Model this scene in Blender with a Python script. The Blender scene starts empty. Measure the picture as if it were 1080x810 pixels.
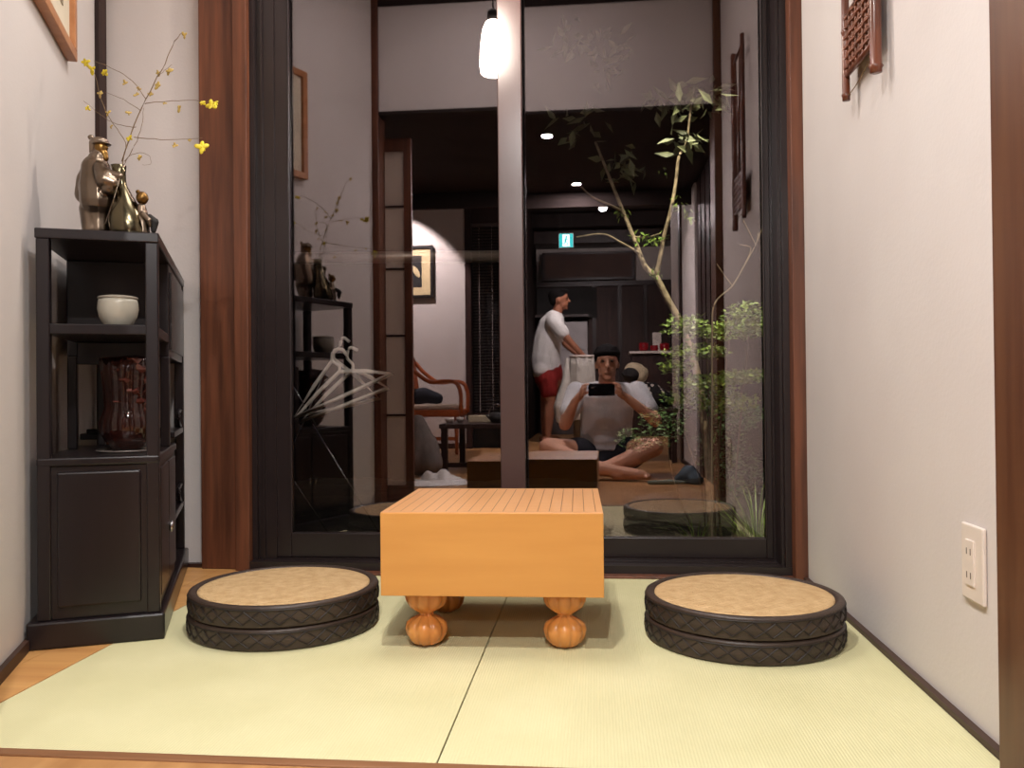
import bpy, bmesh, math, random
from math import sin, cos, pi, atan2, sqrt, radians
from mathutils import Vector, Matrix
random.seed(7)
SC = bpy.context.scene
COL = SC.collection
V = Vector

# ------------------------------------------------------------------ camera
F, YAW, PITCH, ROLL, H, D = 877.2, .0988, .0079, -.0096, .5375, 2.5262
cf = V((-sin(YAW)*cos(PITCH), cos(YAW)*cos(PITCH), sin(PITCH)))
cr = V((cos(YAW), sin(YAW), 0)); cu = cr.cross(cf)
cr, cu = cr*cos(ROLL)+cu*sin(ROLL), -cr*sin(ROLL)+cu*cos(ROLL)
CAMO = V((0, 0, H))
def at(px, py, y):
    """world point at depth y that the photograph shows at a pixel"""
    d = cf+cr*((px-540)/F)-cu*((py-405)/F)
    return CAMO+d*(y/d.y)
def mp(px, py, y):
    """world point at depth y whose reflection in the window glass is seen at a pixel"""
    p = at(px, py, 2*D-y); p.y = y
    return p
cam = bpy.data.cameras.new('camera'); co = bpy.data.objects.new('camera', cam); COL.objects.link(co)
cam.sensor_width = 36; cam.lens = F/1080*36; cam.clip_start = .02; cam.clip_end = 60
co.matrix_world = Matrix(((cr.x, cu.x, -cf.x, 0), (cr.y, cu.y, -cf.y, 0), (cr.z, cu.z, -cf.z, H), (0, 0, 0, 1)))
SC.camera = co
SC.view_settings.view_transform = 'Standard'; SC.view_settings.look = 'None'
SC.view_settings.gamma = 1; SC.view_settings.use_curve_mapping = False
SC.view_settings.exposure = 1.0
SC.cycles.use_denoising = True
SC.cycles.max_bounces = 10; SC.cycles.diffuse_bounces = 5; SC.cycles.glossy_bounces = 5
SC.cycles.transparent_max_bounces = 12; SC.cycles.sample_clamp_indirect = 6
SC.cycles.caustics_reflective = False; SC.cycles.caustics_refractive = False

# ------------------------------------------------------------------ materials
def lin(c):
    return tuple((x/255/12.92 if x/255 <= .04045 else ((x/255+.055)/1.055)**2.4) for x in c)+(1,)
MATS = {}
def mat(name, c, rough=.6, metal=0, c2=None, nscale=8, stretch=(1, 1, 1), bump=0, bscale=60, emit=0, spec=.5, trans=0, ior=1.45, coat=0, detail=4, lo=.3, hi=.7):
    if name in MATS: return MATS[name]
    m = bpy.data.materials.new(name); m.use_nodes = True; MATS[name] = m
    nt = m.node_tree; b = nt.nodes['Principled BSDF']; L = nt.links
    b.inputs['Base Color'].default_value = lin(c); b.inputs['Roughness'].default_value = rough
    b.inputs['Metallic'].default_value = metal; b.inputs['Specular IOR Level'].default_value = spec
    b.inputs['Transmission Weight'].default_value = trans; b.inputs['IOR'].default_value = ior
    b.inputs['Coat Weight'].default_value = coat
    tc = nt.nodes.new('ShaderNodeTexCoord'); mpn = nt.nodes.new('ShaderNodeMapping')
    L.new(tc.outputs['Object'], mpn.inputs[0]); mpn.inputs['Scale'].default_value = stretch
    if c2 is None: c2 = tuple(x*.93 for x in c)
    n = nt.nodes.new('ShaderNodeTexNoise'); n.inputs['Scale'].default_value = nscale; n.inputs['Detail'].default_value = detail
    L.new(mpn.outputs[0], n.inputs[0])
    r = nt.nodes.new('ShaderNodeValToRGB'); r.color_ramp.elements[0].color = lin(c2); r.color_ramp.elements[1].color = lin(c)
    r.color_ramp.elements[0].position = lo; r.color_ramp.elements[1].position = hi
    L.new(n.outputs[0], r.inputs[0]); L.new(r.outputs[0], b.inputs['Base Color'])
    if emit:
        b.inputs['Emission Color'].default_value = lin(c); b.inputs['Emission Strength'].default_value = emit
    if bump:
        n2 = nt.nodes.new('ShaderNodeTexNoise'); n2.inputs['Scale'].default_value = bscale; n2.inputs['Detail'].default_value = 3
        L.new(mpn.outputs[0], n2.inputs[0])
        bp = nt.nodes.new('ShaderNodeBump'); bp.inputs['Strength'].default_value = bump; bp.inputs['Distance'].default_value = .01
        L.new(n2.outputs[0], bp.inputs['Height']); L.new(bp.outputs[0], b.inputs['Normal'])
    return m
def nm(nt, op, a, b=None, c=None):
    n = nt.nodes.new('ShaderNodeMath'); n.operation = op
    for i, x in enumerate((a, b, c)):
        if x is None: continue
        if isinstance(x, (int, float)): n.inputs[i].default_value = x
        else: nt.links.new(x, n.inputs[i])
    return n.outputs[0]

plaster = mat('plaster', (207, 200, 197), .85, c2=(202, 194, 191), nscale=3, bump=.05, bscale=120)
plaster_room = mat('plaster_room', (205, 196, 190), .85, c2=(198, 188, 182), nscale=3)
post_wood = mat('post_wood', (112, 66, 44), .45, c2=(74, 42, 28), nscale=5, stretch=(9, 9, .6), bump=.05)
dark_wood = mat('dark_wood', (58, 36, 30), .4, c2=(38, 24, 22), nscale=5, stretch=(10, 10, .7))
beam_wood = mat('beam_wood', (42, 30, 27), .7, c2=(30, 22, 20), spec=.25, nscale=5, stretch=(.7, 10, 10))
base_wood = mat('baseboard_wood', (70, 48, 38), .5, c2=(54, 36, 28), nscale=4, stretch=(8, .6, 8))
strip_wood = mat('threshold_wood', (140, 98, 66), .45, c2=(118, 80, 52), nscale=5, stretch=(.7, 9, 9))
alu = mat('dark_frame', (40, 31, 31), .32, c2=(35, 27, 27), spec=.5)
alu_light = mat('stile_frame', (76, 55, 52), .28, c2=(70, 50, 47), spec=.7)
lacquer = mat('black_lacquer', (29, 21, 23), .28, c2=(23, 17, 19), nscale=4, stretch=(8, 8, .7), spec=.55)
ash = mat('light_floor_wood', (206, 156, 96), .45, c2=(184, 130, 76), nscale=4, stretch=(.6, 7, 3))
kaya = mat('board_wood_side', (206, 148, 78), .42, c2=(196, 137, 70), nscale=3, stretch=(.8, 3, 7), coat=.1)
legwood = mat('board_leg_wood', (206, 140, 74), .3, c2=(186, 112, 52), nscale=5, stretch=(3, 3, 1), coat=.35)
leather = mat('dark_leather', (64, 51, 44), .42, c2=(52, 41, 35), nscale=12, bump=.15, bscale=140)
stitch = mat('stitch_cord', (36, 28, 24), .6)
bronze = mat('bronze', (150, 134, 118), .3, 1, c2=(104, 90, 76), nscale=9)
gold = mat('gilt_bronze', (160, 122, 66), .34, 1, c2=(92, 68, 40), nscale=14)
white_plastic = mat('white_plastic', (226, 214, 204), .4)
ceramic = mat('pale_ceramic', (178, 172, 158), .25, c2=(160, 154, 140), nscale=6, coat=.3)
skin = mat('skin', (224, 172, 142), .55, c2=(208, 152, 122), nscale=10)
skin_d = mat('skin_tanned', (168, 112, 84), .55, c2=(150, 96, 72), nscale=10)
hair = mat('black_hair', (20, 17, 17), .85, spec=.15, bump=.4, bscale=90)
shirt_w = mat('white_cotton', (236, 234, 230), .9, c2=(214, 212, 208), nscale=9, bump=.9, bscale=9)
shirt_g = mat('pale_grey_cotton', (220, 221, 222), .9, c2=(200, 202, 205), nscale=9, bump=.9, bscale=14)
navy = mat('dark_navy_cloth', (30, 31, 40), .9)
redcloth = mat('red_cloth', (150, 38, 34), .9)
blackp = mat('black_glass_plastic', (16, 16, 18), .15)
flower = mat('yellow_petal', (222, 204, 48), .6, c2=(186, 160, 40), nscale=60)
bud = mat('tan_bud', (186, 158, 84), .6)
stemm = mat('brown_twig', (120, 96, 66), .7)
stemdark = mat('shrub_stem', (70, 58, 44), .85)
bark = mat('pale_bark', (150, 132, 108), .85, c2=(96, 82, 66), nscale=30, bump=.5)
leaf1 = mat('leaf_green', (118, 138, 52), .5, c2=(66, 92, 34), nscale=30)
leaf2 = mat('leaf_dark_green', (62, 92, 44), .5, c2=(36, 60, 30), nscale=30)
leaf3 = mat('leaf_pale_olive', (104, 106, 78), .5, c2=(78, 82, 58), nscale=20)
soil = mat('garden_soil', (58, 50, 40), .95, c2=(34, 30, 24), nscale=14, bump=.6)
stone = mat('garden_stone', (110, 100, 86), .9, c2=(70, 64, 56), nscale=10, bump=.5)
fence_m = mat('fence_wood', (20, 16, 15), .9, spec=.1, c2=(13, 11, 10), nscale=5, stretch=(9, 9, .7))
chrome = mat('chrome', (200, 200, 205), .15, 1)
def paper_mat():
    m = mat('shoji_paper', (214, 202, 192), .9); nt = m.node_tree; o = nt.nodes['Material Output']; b = nt.nodes['Principled BSDF']
    t = nt.nodes.new('ShaderNodeBsdfTranslucent'); t.inputs[0].default_value = lin((226, 212, 200)); mx = nt.nodes.new('ShaderNodeMixShader'); mx.inputs[0].default_value = .5
    nt.links.new(b.outputs[0], mx.inputs[1]); nt.links.new(t.outputs[0], mx.inputs[2]); nt.links.new(mx.outputs[0], o.inputs[0]); return m
paper = paper_mat()
orange_wood = mat('orange_wood', (170, 86, 40), .3, c2=(140, 64, 30), nscale=6, coat=.4)
greycloth = mat('grey_cloth', (110, 100, 94), .95, c2=(86, 78, 72), nscale=12)
bluecloth = mat('blue_grey_cloth', (96, 112, 122), .95, c2=(74, 88, 98), nscale=12)
bag_white = mat('white_plastic_film', (220, 216, 206), .5, c2=(196, 190, 180), nscale=10)
beige = mat('beige_cloth', (208, 192, 160), .95)
bamboo = mat('brown_bamboo', (112, 60, 38), .3, c2=(78, 40, 26), nscale=8, coat=.3)
frame_wood = mat('picture_frame_wood', (182, 126, 82), .4, c2=(160, 104, 64), nscale=6, stretch=(4, 4, 4))
mat_board = mat('picture_mount', (214, 202, 180), .9)
art = mat('picture_art', (172, 158, 132), .9, c2=(104, 92, 74), nscale=9)
art_dark = mat('picture_dark_art', (30, 26, 24), .7)
black_frame = mat('black_picture_frame', (30, 24, 22), .4)
gilt = mat('pale_gold_mount', (206, 184, 140), .6)
signwood = mat('sign_board_wood', (88, 58, 44), .6, c2=(70, 44, 34), nscale=6)
redstuff = mat('red_lacquer', (150, 24, 34), .3)

def tatami_mat():
    m = mat('tatami_straw', (212, 206, 163), .8, c2=(203, 197, 152), nscale=5)
    nt = m.node_tree; b = nt.nodes['Principled BSDF']
    tc = nt.nodes.new('ShaderNodeTexCoord'); w = nt.nodes.new('ShaderNodeTexWave')
    w.wave_type = 'BANDS'; w.bands_direction = 'X'; w.inputs['Scale'].default_value = 62; w.inputs['Distortion'].default_value = .6
    w.inputs['Detail'].default_value = 1
    nt.links.new(tc.outputs['Object'], w.inputs[0])
    w2 = nt.nodes.new('ShaderNodeTexWave'); w2.bands_direction = 'Y'; w2.inputs['Scale'].default_value = 160; w2.inputs['Distortion'].default_value = 1.5
    nt.links.new(tc.outputs['Object'], w2.inputs[0])
    s = nm(nt, 'ADD', w.outputs[1], nm(nt, 'MULTIPLY', w2.outputs[1], .7))
    bp = nt.nodes.new('ShaderNodeBump'); bp.inputs['Strength'].default_value = .35; bp.inputs['Distance'].default_value = .0015
    nt.links.new(s, bp.inputs['Height']); nt.links.new(bp.outputs[0], b.inputs['Normal'])
    return m
tatami = tatami_mat()
def mat_weave():
    m = mat('woven_straw', (204, 172, 128), .8, c2=(182, 148, 102), nscale=40)
    nt = m.node_tree; b = nt.nodes['Principled BSDF']
    tc = nt.nodes.new('ShaderNodeTexCoord'); w = nt.nodes.new('ShaderNodeTexWave')
    w.bands_direction = 'DIAGONAL'; w.inputs['Scale'].default_value = 40; w.inputs['Distortion'].default_value = 5
    w.inputs['Detail'].default_value = 2; w.inputs['Detail Scale'].default_value = 3
    nt.links.new(tc.outputs['Object'], w.inputs[0])
    bp = nt.nodes.new('ShaderNodeBump'); bp.inputs['Strength'].default_value = .7; bp.inputs['Distance'].default_value = .002
    nt.links.new(w.outputs[1], bp.inputs['Height']); nt.links.new(bp.outputs[0], b.inputs['Normal'])
    return m
weave = mat_weave()
def goban_top():
    m = mat('board_wood_grid_top', (222, 166, 114), .4, c2=(212, 154, 102), nscale=4, stretch=(3, .7, 3), coat=.1)
    nt = m.node_tree; b = nt.nodes['Principled BSDF']
    src = b.inputs['Base Color'].links[0].from_socket
    tc = nt.nodes.new('ShaderNodeTexCoord'); sx = nt.nodes.new('ShaderNodeSeparateXYZ'); nt.links.new(tc.outputs['Object'], sx.inputs[0])
    x, y = sx.outputs[0], sx.outputs[1]
    hx, hy = .2125, .1925
    def lines(a, half, w):
        s = 2*half/18
        t = nm(nt, 'DIVIDE', nm(nt, 'ADD', a, half+s/2), s)
        fr = nm(nt, 'ABSOLUTE', nm(nt, 'SUBTRACT', nm(nt, 'FRACT', t), .5))
        return nm(nt, 'LESS_THAN', fr, w/s/2)
    inx = nm(nt, 'LESS_THAN', nm(nt, 'ABSOLUTE', x), hx+.0006)
    iny = nm(nt, 'LESS_THAN', nm(nt, 'ABSOLUTE', y), hy+.0006)
    g = nm(nt, 'MAXIMUM', lines(x, hx, .0014), nm(nt, 'MULTIPLY', lines(y, hy, .0008), .8))
    g = nm(nt, 'MULTIPLY', g, nm(nt, 'MULTIPLY', inx, iny))
    mx = nt.nodes.new('ShaderNodeMix'); mx.data_type = 'RGBA'
    nt.links.new(nm(nt, 'MULTIPLY', g, .85), mx.inputs[0]); nt.links.new(src, mx.inputs[6]); mx.inputs[7].default_value = lin((70, 42, 26))
    nt.links.new(mx.outputs[2], b.inputs['Base Color'])
    return m
def glass_mat():
    m = bpy.data.materials.new('window_glass'); m.use_nodes = True; nt = m.node_tree; nt.nodes.clear()
    o = nt.nodes.new('ShaderNodeOutputMaterial'); t = nt.nodes.new('ShaderNodeBsdfTransparent'); g = nt.nodes.new('ShaderNodeBsdfGlossy')
    g.inputs['Roughness'].default_value = 0; g.inputs['Color'].default_value = (1, .89, .93, 1)
    t.inputs['Color'].default_value = (.97, .97, .96, 1)
    fr = nt.nodes.new('ShaderNodeFresnel'); fr.inputs['IOR'].default_value = 1.5
    fac = nm(nt, 'ADD', nm(nt, 'MULTIPLY', fr.outputs[0], .8), GLASS_R)
    mx = nt.nodes.new('ShaderNodeMixShader'); nt.links.new(fac, mx.inputs[0]); nt.links.new(t.outputs[0], mx.inputs[1]); nt.links.new(g.outputs[0], mx.inputs[2])
    nt.links.new(mx.outputs[0], o.inputs[0])
    return m
GLASS_R = .085
glass = glass_mat()
def vase_glass():
    m = mat('brown_glass', (120, 62, 50), .06, trans=.85, ior=1.48, c2=(70, 34, 28), nscale=10)
    return m

# ------------------------------------------------------------------ mesh helpers
def box(bm, x0, x1, y0, y1, z0, z1, M=None):
    vs = [bm.verts.new(V(p)) for p in ((x0, y0, z0), (x1, y0, z0), (x1, y1, z0), (x0, y1, z0), (x0, y0, z1), (x1, y0, z1), (x1, y1, z1), (x0, y1, z1))]
    if M is not None:
        for v in vs: v.co = M @ v.co
    for f in ((0, 3, 2, 1), (4, 5, 6, 7), (0, 1, 5, 4), (1, 2, 6, 5), (2, 3, 7, 6), (3, 0, 4, 7)):
        bm.faces.new([vs[i] for i in f])
def prism(bm, pts, z0, z1, M=None):
    a = [bm.verts.new(V((p[0], p[1], z0))) for p in pts]; b = [bm.verts.new(V((p[0], p[1], z1))) for p in pts]
    if M is not None:
        for v in a+b: v.co = M @ v.co
    n = len(pts); bm.faces.new(a[::-1]); bm.faces.new(b)
    for i in range(n): bm.faces.new((a[i], a[(i+1) % n], b[(i+1) % n], b[i]))
def ring(bm, c, t, r, n, ref=None):
    t = t.normalized(); ref = ref or (V((0, 0, 1)) if abs(t.z) < .9 else V((1, 0, 0)))
    a = t.cross(ref).normalized(); b = t.cross(a)
    ra, rb = (r, r) if not isinstance(r, tuple) else r
    return [bm.verts.new(c+a*(cos(2*pi*i/n)*ra)+b*(sin(2*pi*i/n)*rb)) for i in range(n)]
def tube(bm, pts, r, n=8, closed=False):
    pts = [V(p) for p in pts]; m = len(pts)
    rs = r if isinstance(r, (list, tuple)) else [r]*m
    rings = []
    for i, p in enumerate(pts):
        if closed: t = pts[(i+1) % m]-pts[i-1]
        else: t = (pts[min(i+1, m-1)]-pts[max(i-1, 0)])
        if t.length < 1e-9: t = V((0, 0, 1))
        rings.append(ring(bm, p, t, rs[i], n))
    for i in range(m if closed else m-1):
        A, B = rings[i], rings[(i+1) % m]
        for k in range(n): bm.faces.new((A[k], A[(k+1) % n], B[(k+1) % n], B[k]))
    if not closed:
        bm.faces.new(rings[0][::-1]); bm.faces.new(rings[-1])
def lathe(bm, prof, n=32, c=(0, 0, 0), mod=None, M=None):
    c = V(c); rings = []; caps = []
    for r, z in prof:
        if r < 1e-6:
            v = bm.verts.new(c+V((0, 0, z))); rings.append([v]); continue
        rings.append([bm.verts.new(c+V((cos(2*pi*i/n)*r*(mod(2*pi*i/n, z) if mod else 1), sin(2*pi*i/n)*r*(mod(2*pi*i/n, z) if mod else 1), z))) for i in range(n)])
    for A, B in zip(rings, rings[1:]):
        if len(A) == 1 and len(B) == 1: continue
        for k in range(n):
            q = [A[k % len(A)], A[(k+1) % len(A)], B[(k+1) % len(B)], B[k % len(B)]]
            q2 = []
            for v in q:
                if v not in q2: q2.append(v)
            bm.faces.new(q2)
    if len(rings[0]) > 1: bm.faces.new(rings[0][::-1])
    if len(rings[-1]) > 1: bm.faces.new(rings[-1])
    if M is not None:
        for R in rings:
            for v in R: v.co = M @ v.co
def ball(bm, c, r, n=12, M=None):
    if not isinstance(r, (tuple, list)): r = (r, r, r)
    T = Matrix.Translation(V(c)) @ (M or Matrix.Identity(4)) @ Matrix.Diagonal(V((r[0], r[1], r[2], 1)))
    bmesh.ops.create_uvsphere(bm, u_segments=n, v_segments=max(6, n*2//3), radius=1, matrix=T)
def limb(bm, pts, rs, n=12):
    pts = [V(p) for p in pts]
    for i, p in enumerate(pts): ball(bm, p, rs[i], n)
    for i in range(len(pts)-1):
        t = pts[i+1]-pts[i]
        if t.length < 1e-5: continue
        A = ring(bm, pts[i], t, rs[i], n); B = ring(bm, pts[i+1], t, rs[i+1], n)
        for k in range(n): bm.faces.new((A[k], A[(k+1) % n], B[(k+1) % n], B[k]))
        bm.faces.new(A[::-1]); bm.faces.new(B)
def bez(pts, n=12):
    """Catmull-Rom through points"""
    P = [V(p) for p in pts]; P = [P[0]*2-P[1]]+P+[P[-1]*2-P[-2]]; out = []
    for i in range(1, len(P)-2):
        for k in range(n):
            t = k/n
            out.append(.5*((2*P[i])+(-P[i-1]+P[i+1])*t+(2*P[i-1]-5*P[i]+4*P[i+1]-P[i+2])*t*t+(-P[i-1]+3*P[i]-3*P[i+1]+P[i+2])*t**3))
    out.append(P[-2]); return out

INV = {}
def link(name, bm, m, parent=None, smooth=False, bevel=0, remesh=0, sub=0, sm=0, solid=0, world=True, seg=2):
    if parent is not None and world and parent.name in INV:
        Mi = INV[parent.name]
        for v in bm.verts: v.co = Mi @ v.co
    bmesh.ops.recalc_face_normals(bm, faces=bm.faces[:])
    me = bpy.data.meshes.new(name); bm.to_mesh(me); bm.free()
    me.materials.append(m)
    if smooth: me.polygons.foreach_set('use_smooth', [True]*len(me.polygons))
    o = bpy.data.objects.new(name, me); COL.objects.link(o)
    if parent is not None:
        o.parent = parent
        if parent.name in INV: INV[o.name] = INV[parent.name]
    if remesh:
        q = o.modifiers.new('remesh', 'REMESH'); q.mode = 'VOXEL'; q.voxel_size = remesh; q.use_smooth_shade = True
        if sm:
            s = o.modifiers.new('smooth', 'SMOOTH'); s.iterations = sm; s.factor = .5
    if solid:
        q = o.modifiers.new('solid', 'SOLIDIFY'); q.thickness = solid
    if bevel:
        q = o.modifiers.new('bevel', 'BEVEL'); q.width = bevel; q.segments = seg; q.limit_method = 'ANGLE'
    if sub:
        q = o.modifiers.new('sub', 'SUBSURF'); q.levels = sub; q.render_levels = sub
    return o
def tag(o, label=None, cat=None, group=None, kind=None):
    if label: o['label'] = label
    if cat: o['category'] = cat
    if group: o['group'] = group
    if kind: o['kind'] = kind
    return o
def thing(name, label, cat, loc=(0, 0, 0), rz=0, group=None):
    o = bpy.data.objects.new(name, None); COL.objects.link(o); o.empty_display_size = .05
    o.location = loc; o.rotation_euler = (0, 0, rz)
    INV[o.name] = (Matrix.Translation(V(loc)) @ Matrix.Rotation(rz, 4, 'Z')).inverted()
    return tag(o, label, cat, group)
def struct(name, bm, m, parent=None, **k):
    o = link(name, bm, m, parent, **k)
    if parent is None: o['kind'] = 'structure'
    return o
def B(): return bmesh.new()
def bx(name, m, dims, parent=None, st=False, **k):
    b = B(); box(b, *dims)
    return struct(name, b, m, parent, **k) if st else link(name, b, m, parent, **k)
def dup(root, loc, rz=None, label=None, group=None):
    r = root.copy(); COL.objects.link(r); r.location = loc
    if rz is not None: r.rotation_euler = (0, 0, rz)
    if label: r['label'] = label
    if group: r['group'] = group
    for ch in list(root.children):
        c = ch.copy(); COL.objects.link(c); c.parent = r
        for g in list(ch.children):
            d = g.copy(); COL.objects.link(d); d.parent = c
    return r

# ================================================================== THE NOOK
XR = .587                       # right wall face
TY0, TY1 = 1.185, 2.385         # tatami front and back
LWP, LWD = V((-1.13, 1.48, 0)), V((-.391, .920, 0)).normalized()   # left wall: a point and its direction
LWN = V((LWD.y, -LWD.x, 0))     # into the room
def lw(s, off=0, z=0): return LWP+LWD*s+LWN*off+V((0, 0, z))
ZC = 2.45
# floors
def planks(name, x0, x1, y0, y1):
    b = B(); w = .118; x = x0; k = 0
    while x < x1-.001:
        xe = min(x+w, x1); box(b, x, xe-.0012, y0, y1, -.02, 0); x = xe; k += 1
    return struct(name, b, ash)
planks('floor_wood_border', -1.62, -1.04, TY0-.02, 2.62)
bx('floor_main_room', mat('room_floor_wood', (182, 136, 88), .4, c2=(160, 114, 70), nscale=4, stretch=(7, .6, 3)), (-3.2, 2.4, -5.6, TY0-.022, -.06, 0), st=True)
bx('floor_base', dark_wood, (-1.8, 1.2, TY0-.02, 2.62, -.08, -.021), st=True)
bx('trim_threshold', strip_wood, (-1.03, XR, TY0-.022, TY0, -.02, .003), st=True, bevel=.002)
lbl = {0: 'left tatami mat of pale green woven straw on the floor', 1: 'right tatami mat of pale green woven straw, under right floor cushions'}
for i, (a, b_) in enumerate(((-1.04, -.2335), (-.2315, .573))):
    b = B(); box(b, a, b_, TY0, TY1, -.02, .0)
    cx, cy = (a+b_)/2, (TY0+TY1)/2
    o = link('tatami_mat', b, tatami, bevel=.0012)
    tag(o, lbl[i], 'tatami mat', None)
# left wall (angled) with its far corner on the back wall, near end behind a post
LEN0, LEN1 = -.33, 1.085
b = B(); P = [lw(LEN0), lw(LEN1), lw(LEN1, -.1), lw(LEN0, -.1)]; prism(b, [(p.x, p.y) for p in P], 0, ZC); struct('wall_left', b, plaster)
b = B(); P = [lw(LEN0, .012), lw(1.0, .012), lw(1.0, .001), lw(LEN0, .001)]; prism(b, [(p.x, p.y) for p in P], 0, .024); struct('baseboard_left', b, base_wood)
# back wall segment, left of the window
b = B(); prism(b, [(-1.62, 2.484), (-1.213, 2.484), (-1.205, 2.494), (-1.205, 2.60), (-1.62, 2.60)], .012, ZC); struct('wall_back', b, plaster)
bx('baseboard_back', dark_wood, (-1.56, -1.20, 2.466, 2.484, 0, .012), st=True)
bx('trim_corner_strip', dark_wood, (-1.575, -1.525, 2.445, 2.484, 0, ZC), st=True)
# right wall
b = B(); box(b, XR, XR+.12, TY0+.03, 2.62, 0, ZC); struct('wall_right', b, plaster)
bx('baseboard_right', base_wood, (XR-.014, XR-.001, TY0+.03, 2.40, 0, .010), st=True)
bx('trim_right_post', mat('near_post_wood', (98, 64, 42), .4, c2=(78, 46, 30), nscale=4, stretch=(9, 9, .6)), (.553, .70, 1.07, TY0+.035, 0, ZC), st=True, bevel=.004)
# left post of the opening
P0 = lw(LEN0)
bx('trim_left_post', post_wood, (P0.x-.09, P0.x+.016, 1.09, 1.212, 0, ZC), st=True, bevel=.004)
# header over the opening
bx('trim_header_beam', beam_wood, (-1.3, .70, 1.12, 1.205, 1.822, 1.838), st=True)
ZS = 1.842
bx('ceiling_soffit', beam_wood, (-3.2, 2.4, -.42, 1.12, ZS, ZS+.03), st=True)
bx('trim_soffit_beam', beam_wood, (-3.2, 2.4, -.46, -.42, ZS-.10, 2.62), st=True)
bx('wall_header', plaster, (-1.3, .70, 1.13, 1.195, 1.838, 2.33), st=True)
bx('trim_header_top_beam', beam_wood, (-1.3, .70, 1.12, 1.205, 2.33, ZC+.1), st=True)
bx('ceiling_nook', plaster, (-1.8, .75, 1.1, 2.62, ZC, ZC+.06), st=True)

# ------------------------------------------------------------------ window wall
bx('trim_window_post', post_wood, (-1.205, -1.050, 2.448, 2.60, 0, ZC), st=True, bevel=.003)
bx('trim_window_stop', post_wood, (-1.086, -1.042, 2.425, 2.45, 0, ZC), st=True, bevel=.002)
bx('trim_window_jamb', post_wood, (.553, XR, 2.385, 2.60, 0, ZC), st=True, bevel=.002)
bx('trim_sill', post_wood, (-1.05, .553, 2.386, 2.425, -.02, .006), st=True, bevel=.002)
bx('wall_window_lintel', plaster, (-1.205, XR, 2.45, 2.60, 2.17, ZC), st=True)
# outer frame of the window: one structure, profiled
b = B()
for (x0, x1, y0, y1) in ((-1.050, -1.028, 2.452, 2.60), (-1.028, -.972, 2.466, 2.60), (-1.012, -1.006, 2.458, 2.47)):
    box(b, x0, x1, y0, y1, 0, 2.17)
for (x0, x1, y0, y1) in ((.536, .553, 2.43, 2.60), (.528, .5355, 2.445, 2.60), (.520, .5275, 2.52, 2.60)):
    box(b, x0, x1, y0, y1, 0, 2.17)
box(b, -1.05, .553, 2.426, 2.60, -.02, .028); box(b, -1.05, .553, 2.452, 2.60, 2.10, 2.17)
for y in (2.468, 2.512, 2.556): box(b, -.97, .52, y-.003, y+.003, .028, .034)
struct('window_1', b, alu)
def sash(no, x0, x1, y, zl, zr, rail):
    b = B(); t = .032
    box(b, x0, x0+zl, y, y+t, .034, 2.095); box(b, x1-zr, x1, y, y+t, .034, 2.095)
    box(b, x0+zl, x1-zr, y+.001, y+t-.001, .034, rail); box(b, x0+zl, x1-zr, y+.001, y+t-.001, 2.03, 2.095)
    # rounded glazing bead
    for xx in (x0+zl-.002, x1-zr-.004): box(b, xx, xx+.006, y-.003, y+.002, rail, 2.03)
    o = struct('window_%d' % no, b, alu, bevel=.003)
    return o
s1 = sash(2, -.975, -.207, 2.472, .046, .028, .108)
bx('meeting_stile', alu_light, (-.280, -.2065, 2.462, 2.472, .034, 2.095), s1, bevel=.003)
s2 = sash(3, -.262, .520, 2.516, .04, .018, .094)
bx('glass_pane', glass, (-.932, -.232, 2.487, 2.491, .104, 2.035), s1)
bx('glass_pane', glass, (-.225, .505, 2.529, 2.533, .09, 2.035), s2)

# ------------------------------------------------------------------ go board
GA = .0211
go = thing('go_board', 'thick golden wooden go board with engraved grid on four fluted round legs', 'go board', (-.2123-sin(GA)*.2077, 1.675+cos(GA)*.2077, 0), GA)
gz, gt, gw, gd = .1200, .2907, .2275, .2077
b = B(); box(b, -gw, gw, -gd, gd, gz, gt-.0008); blk = link('board_block', b, kaya, go, world=False, bevel=.0015)
b = B(); box(b, -gw+.001, gw-.001, -gd+.001, gd-.001, gt-.003, gt); link('playing_surface', b, goban_top(), go, world=False)
def petal(th, z):
    k = abs(cos(th*4+pi*.0))
    return .84+.16*k**.6
lp = [(.006, 0), (.020, .001), (.034, .009), (.0425, .022), (.0455, .036), (.042, .048), (.031, .057), (.018, .0625), (.0150, .066), (.0165, .070), (.026, .0745), (.038, .083), (.0445, .095), (.046, .108), (.046, .1205)]
for sx in (-1, 1):
    for sy in (-1, 1):
        b = B(); lathe(b, lp, 64, (sx*(gw-.0805), sy*(gd-.075), 0), petal)
        o = link('leg', b, legwood, go, world=False, smooth=True)

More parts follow.
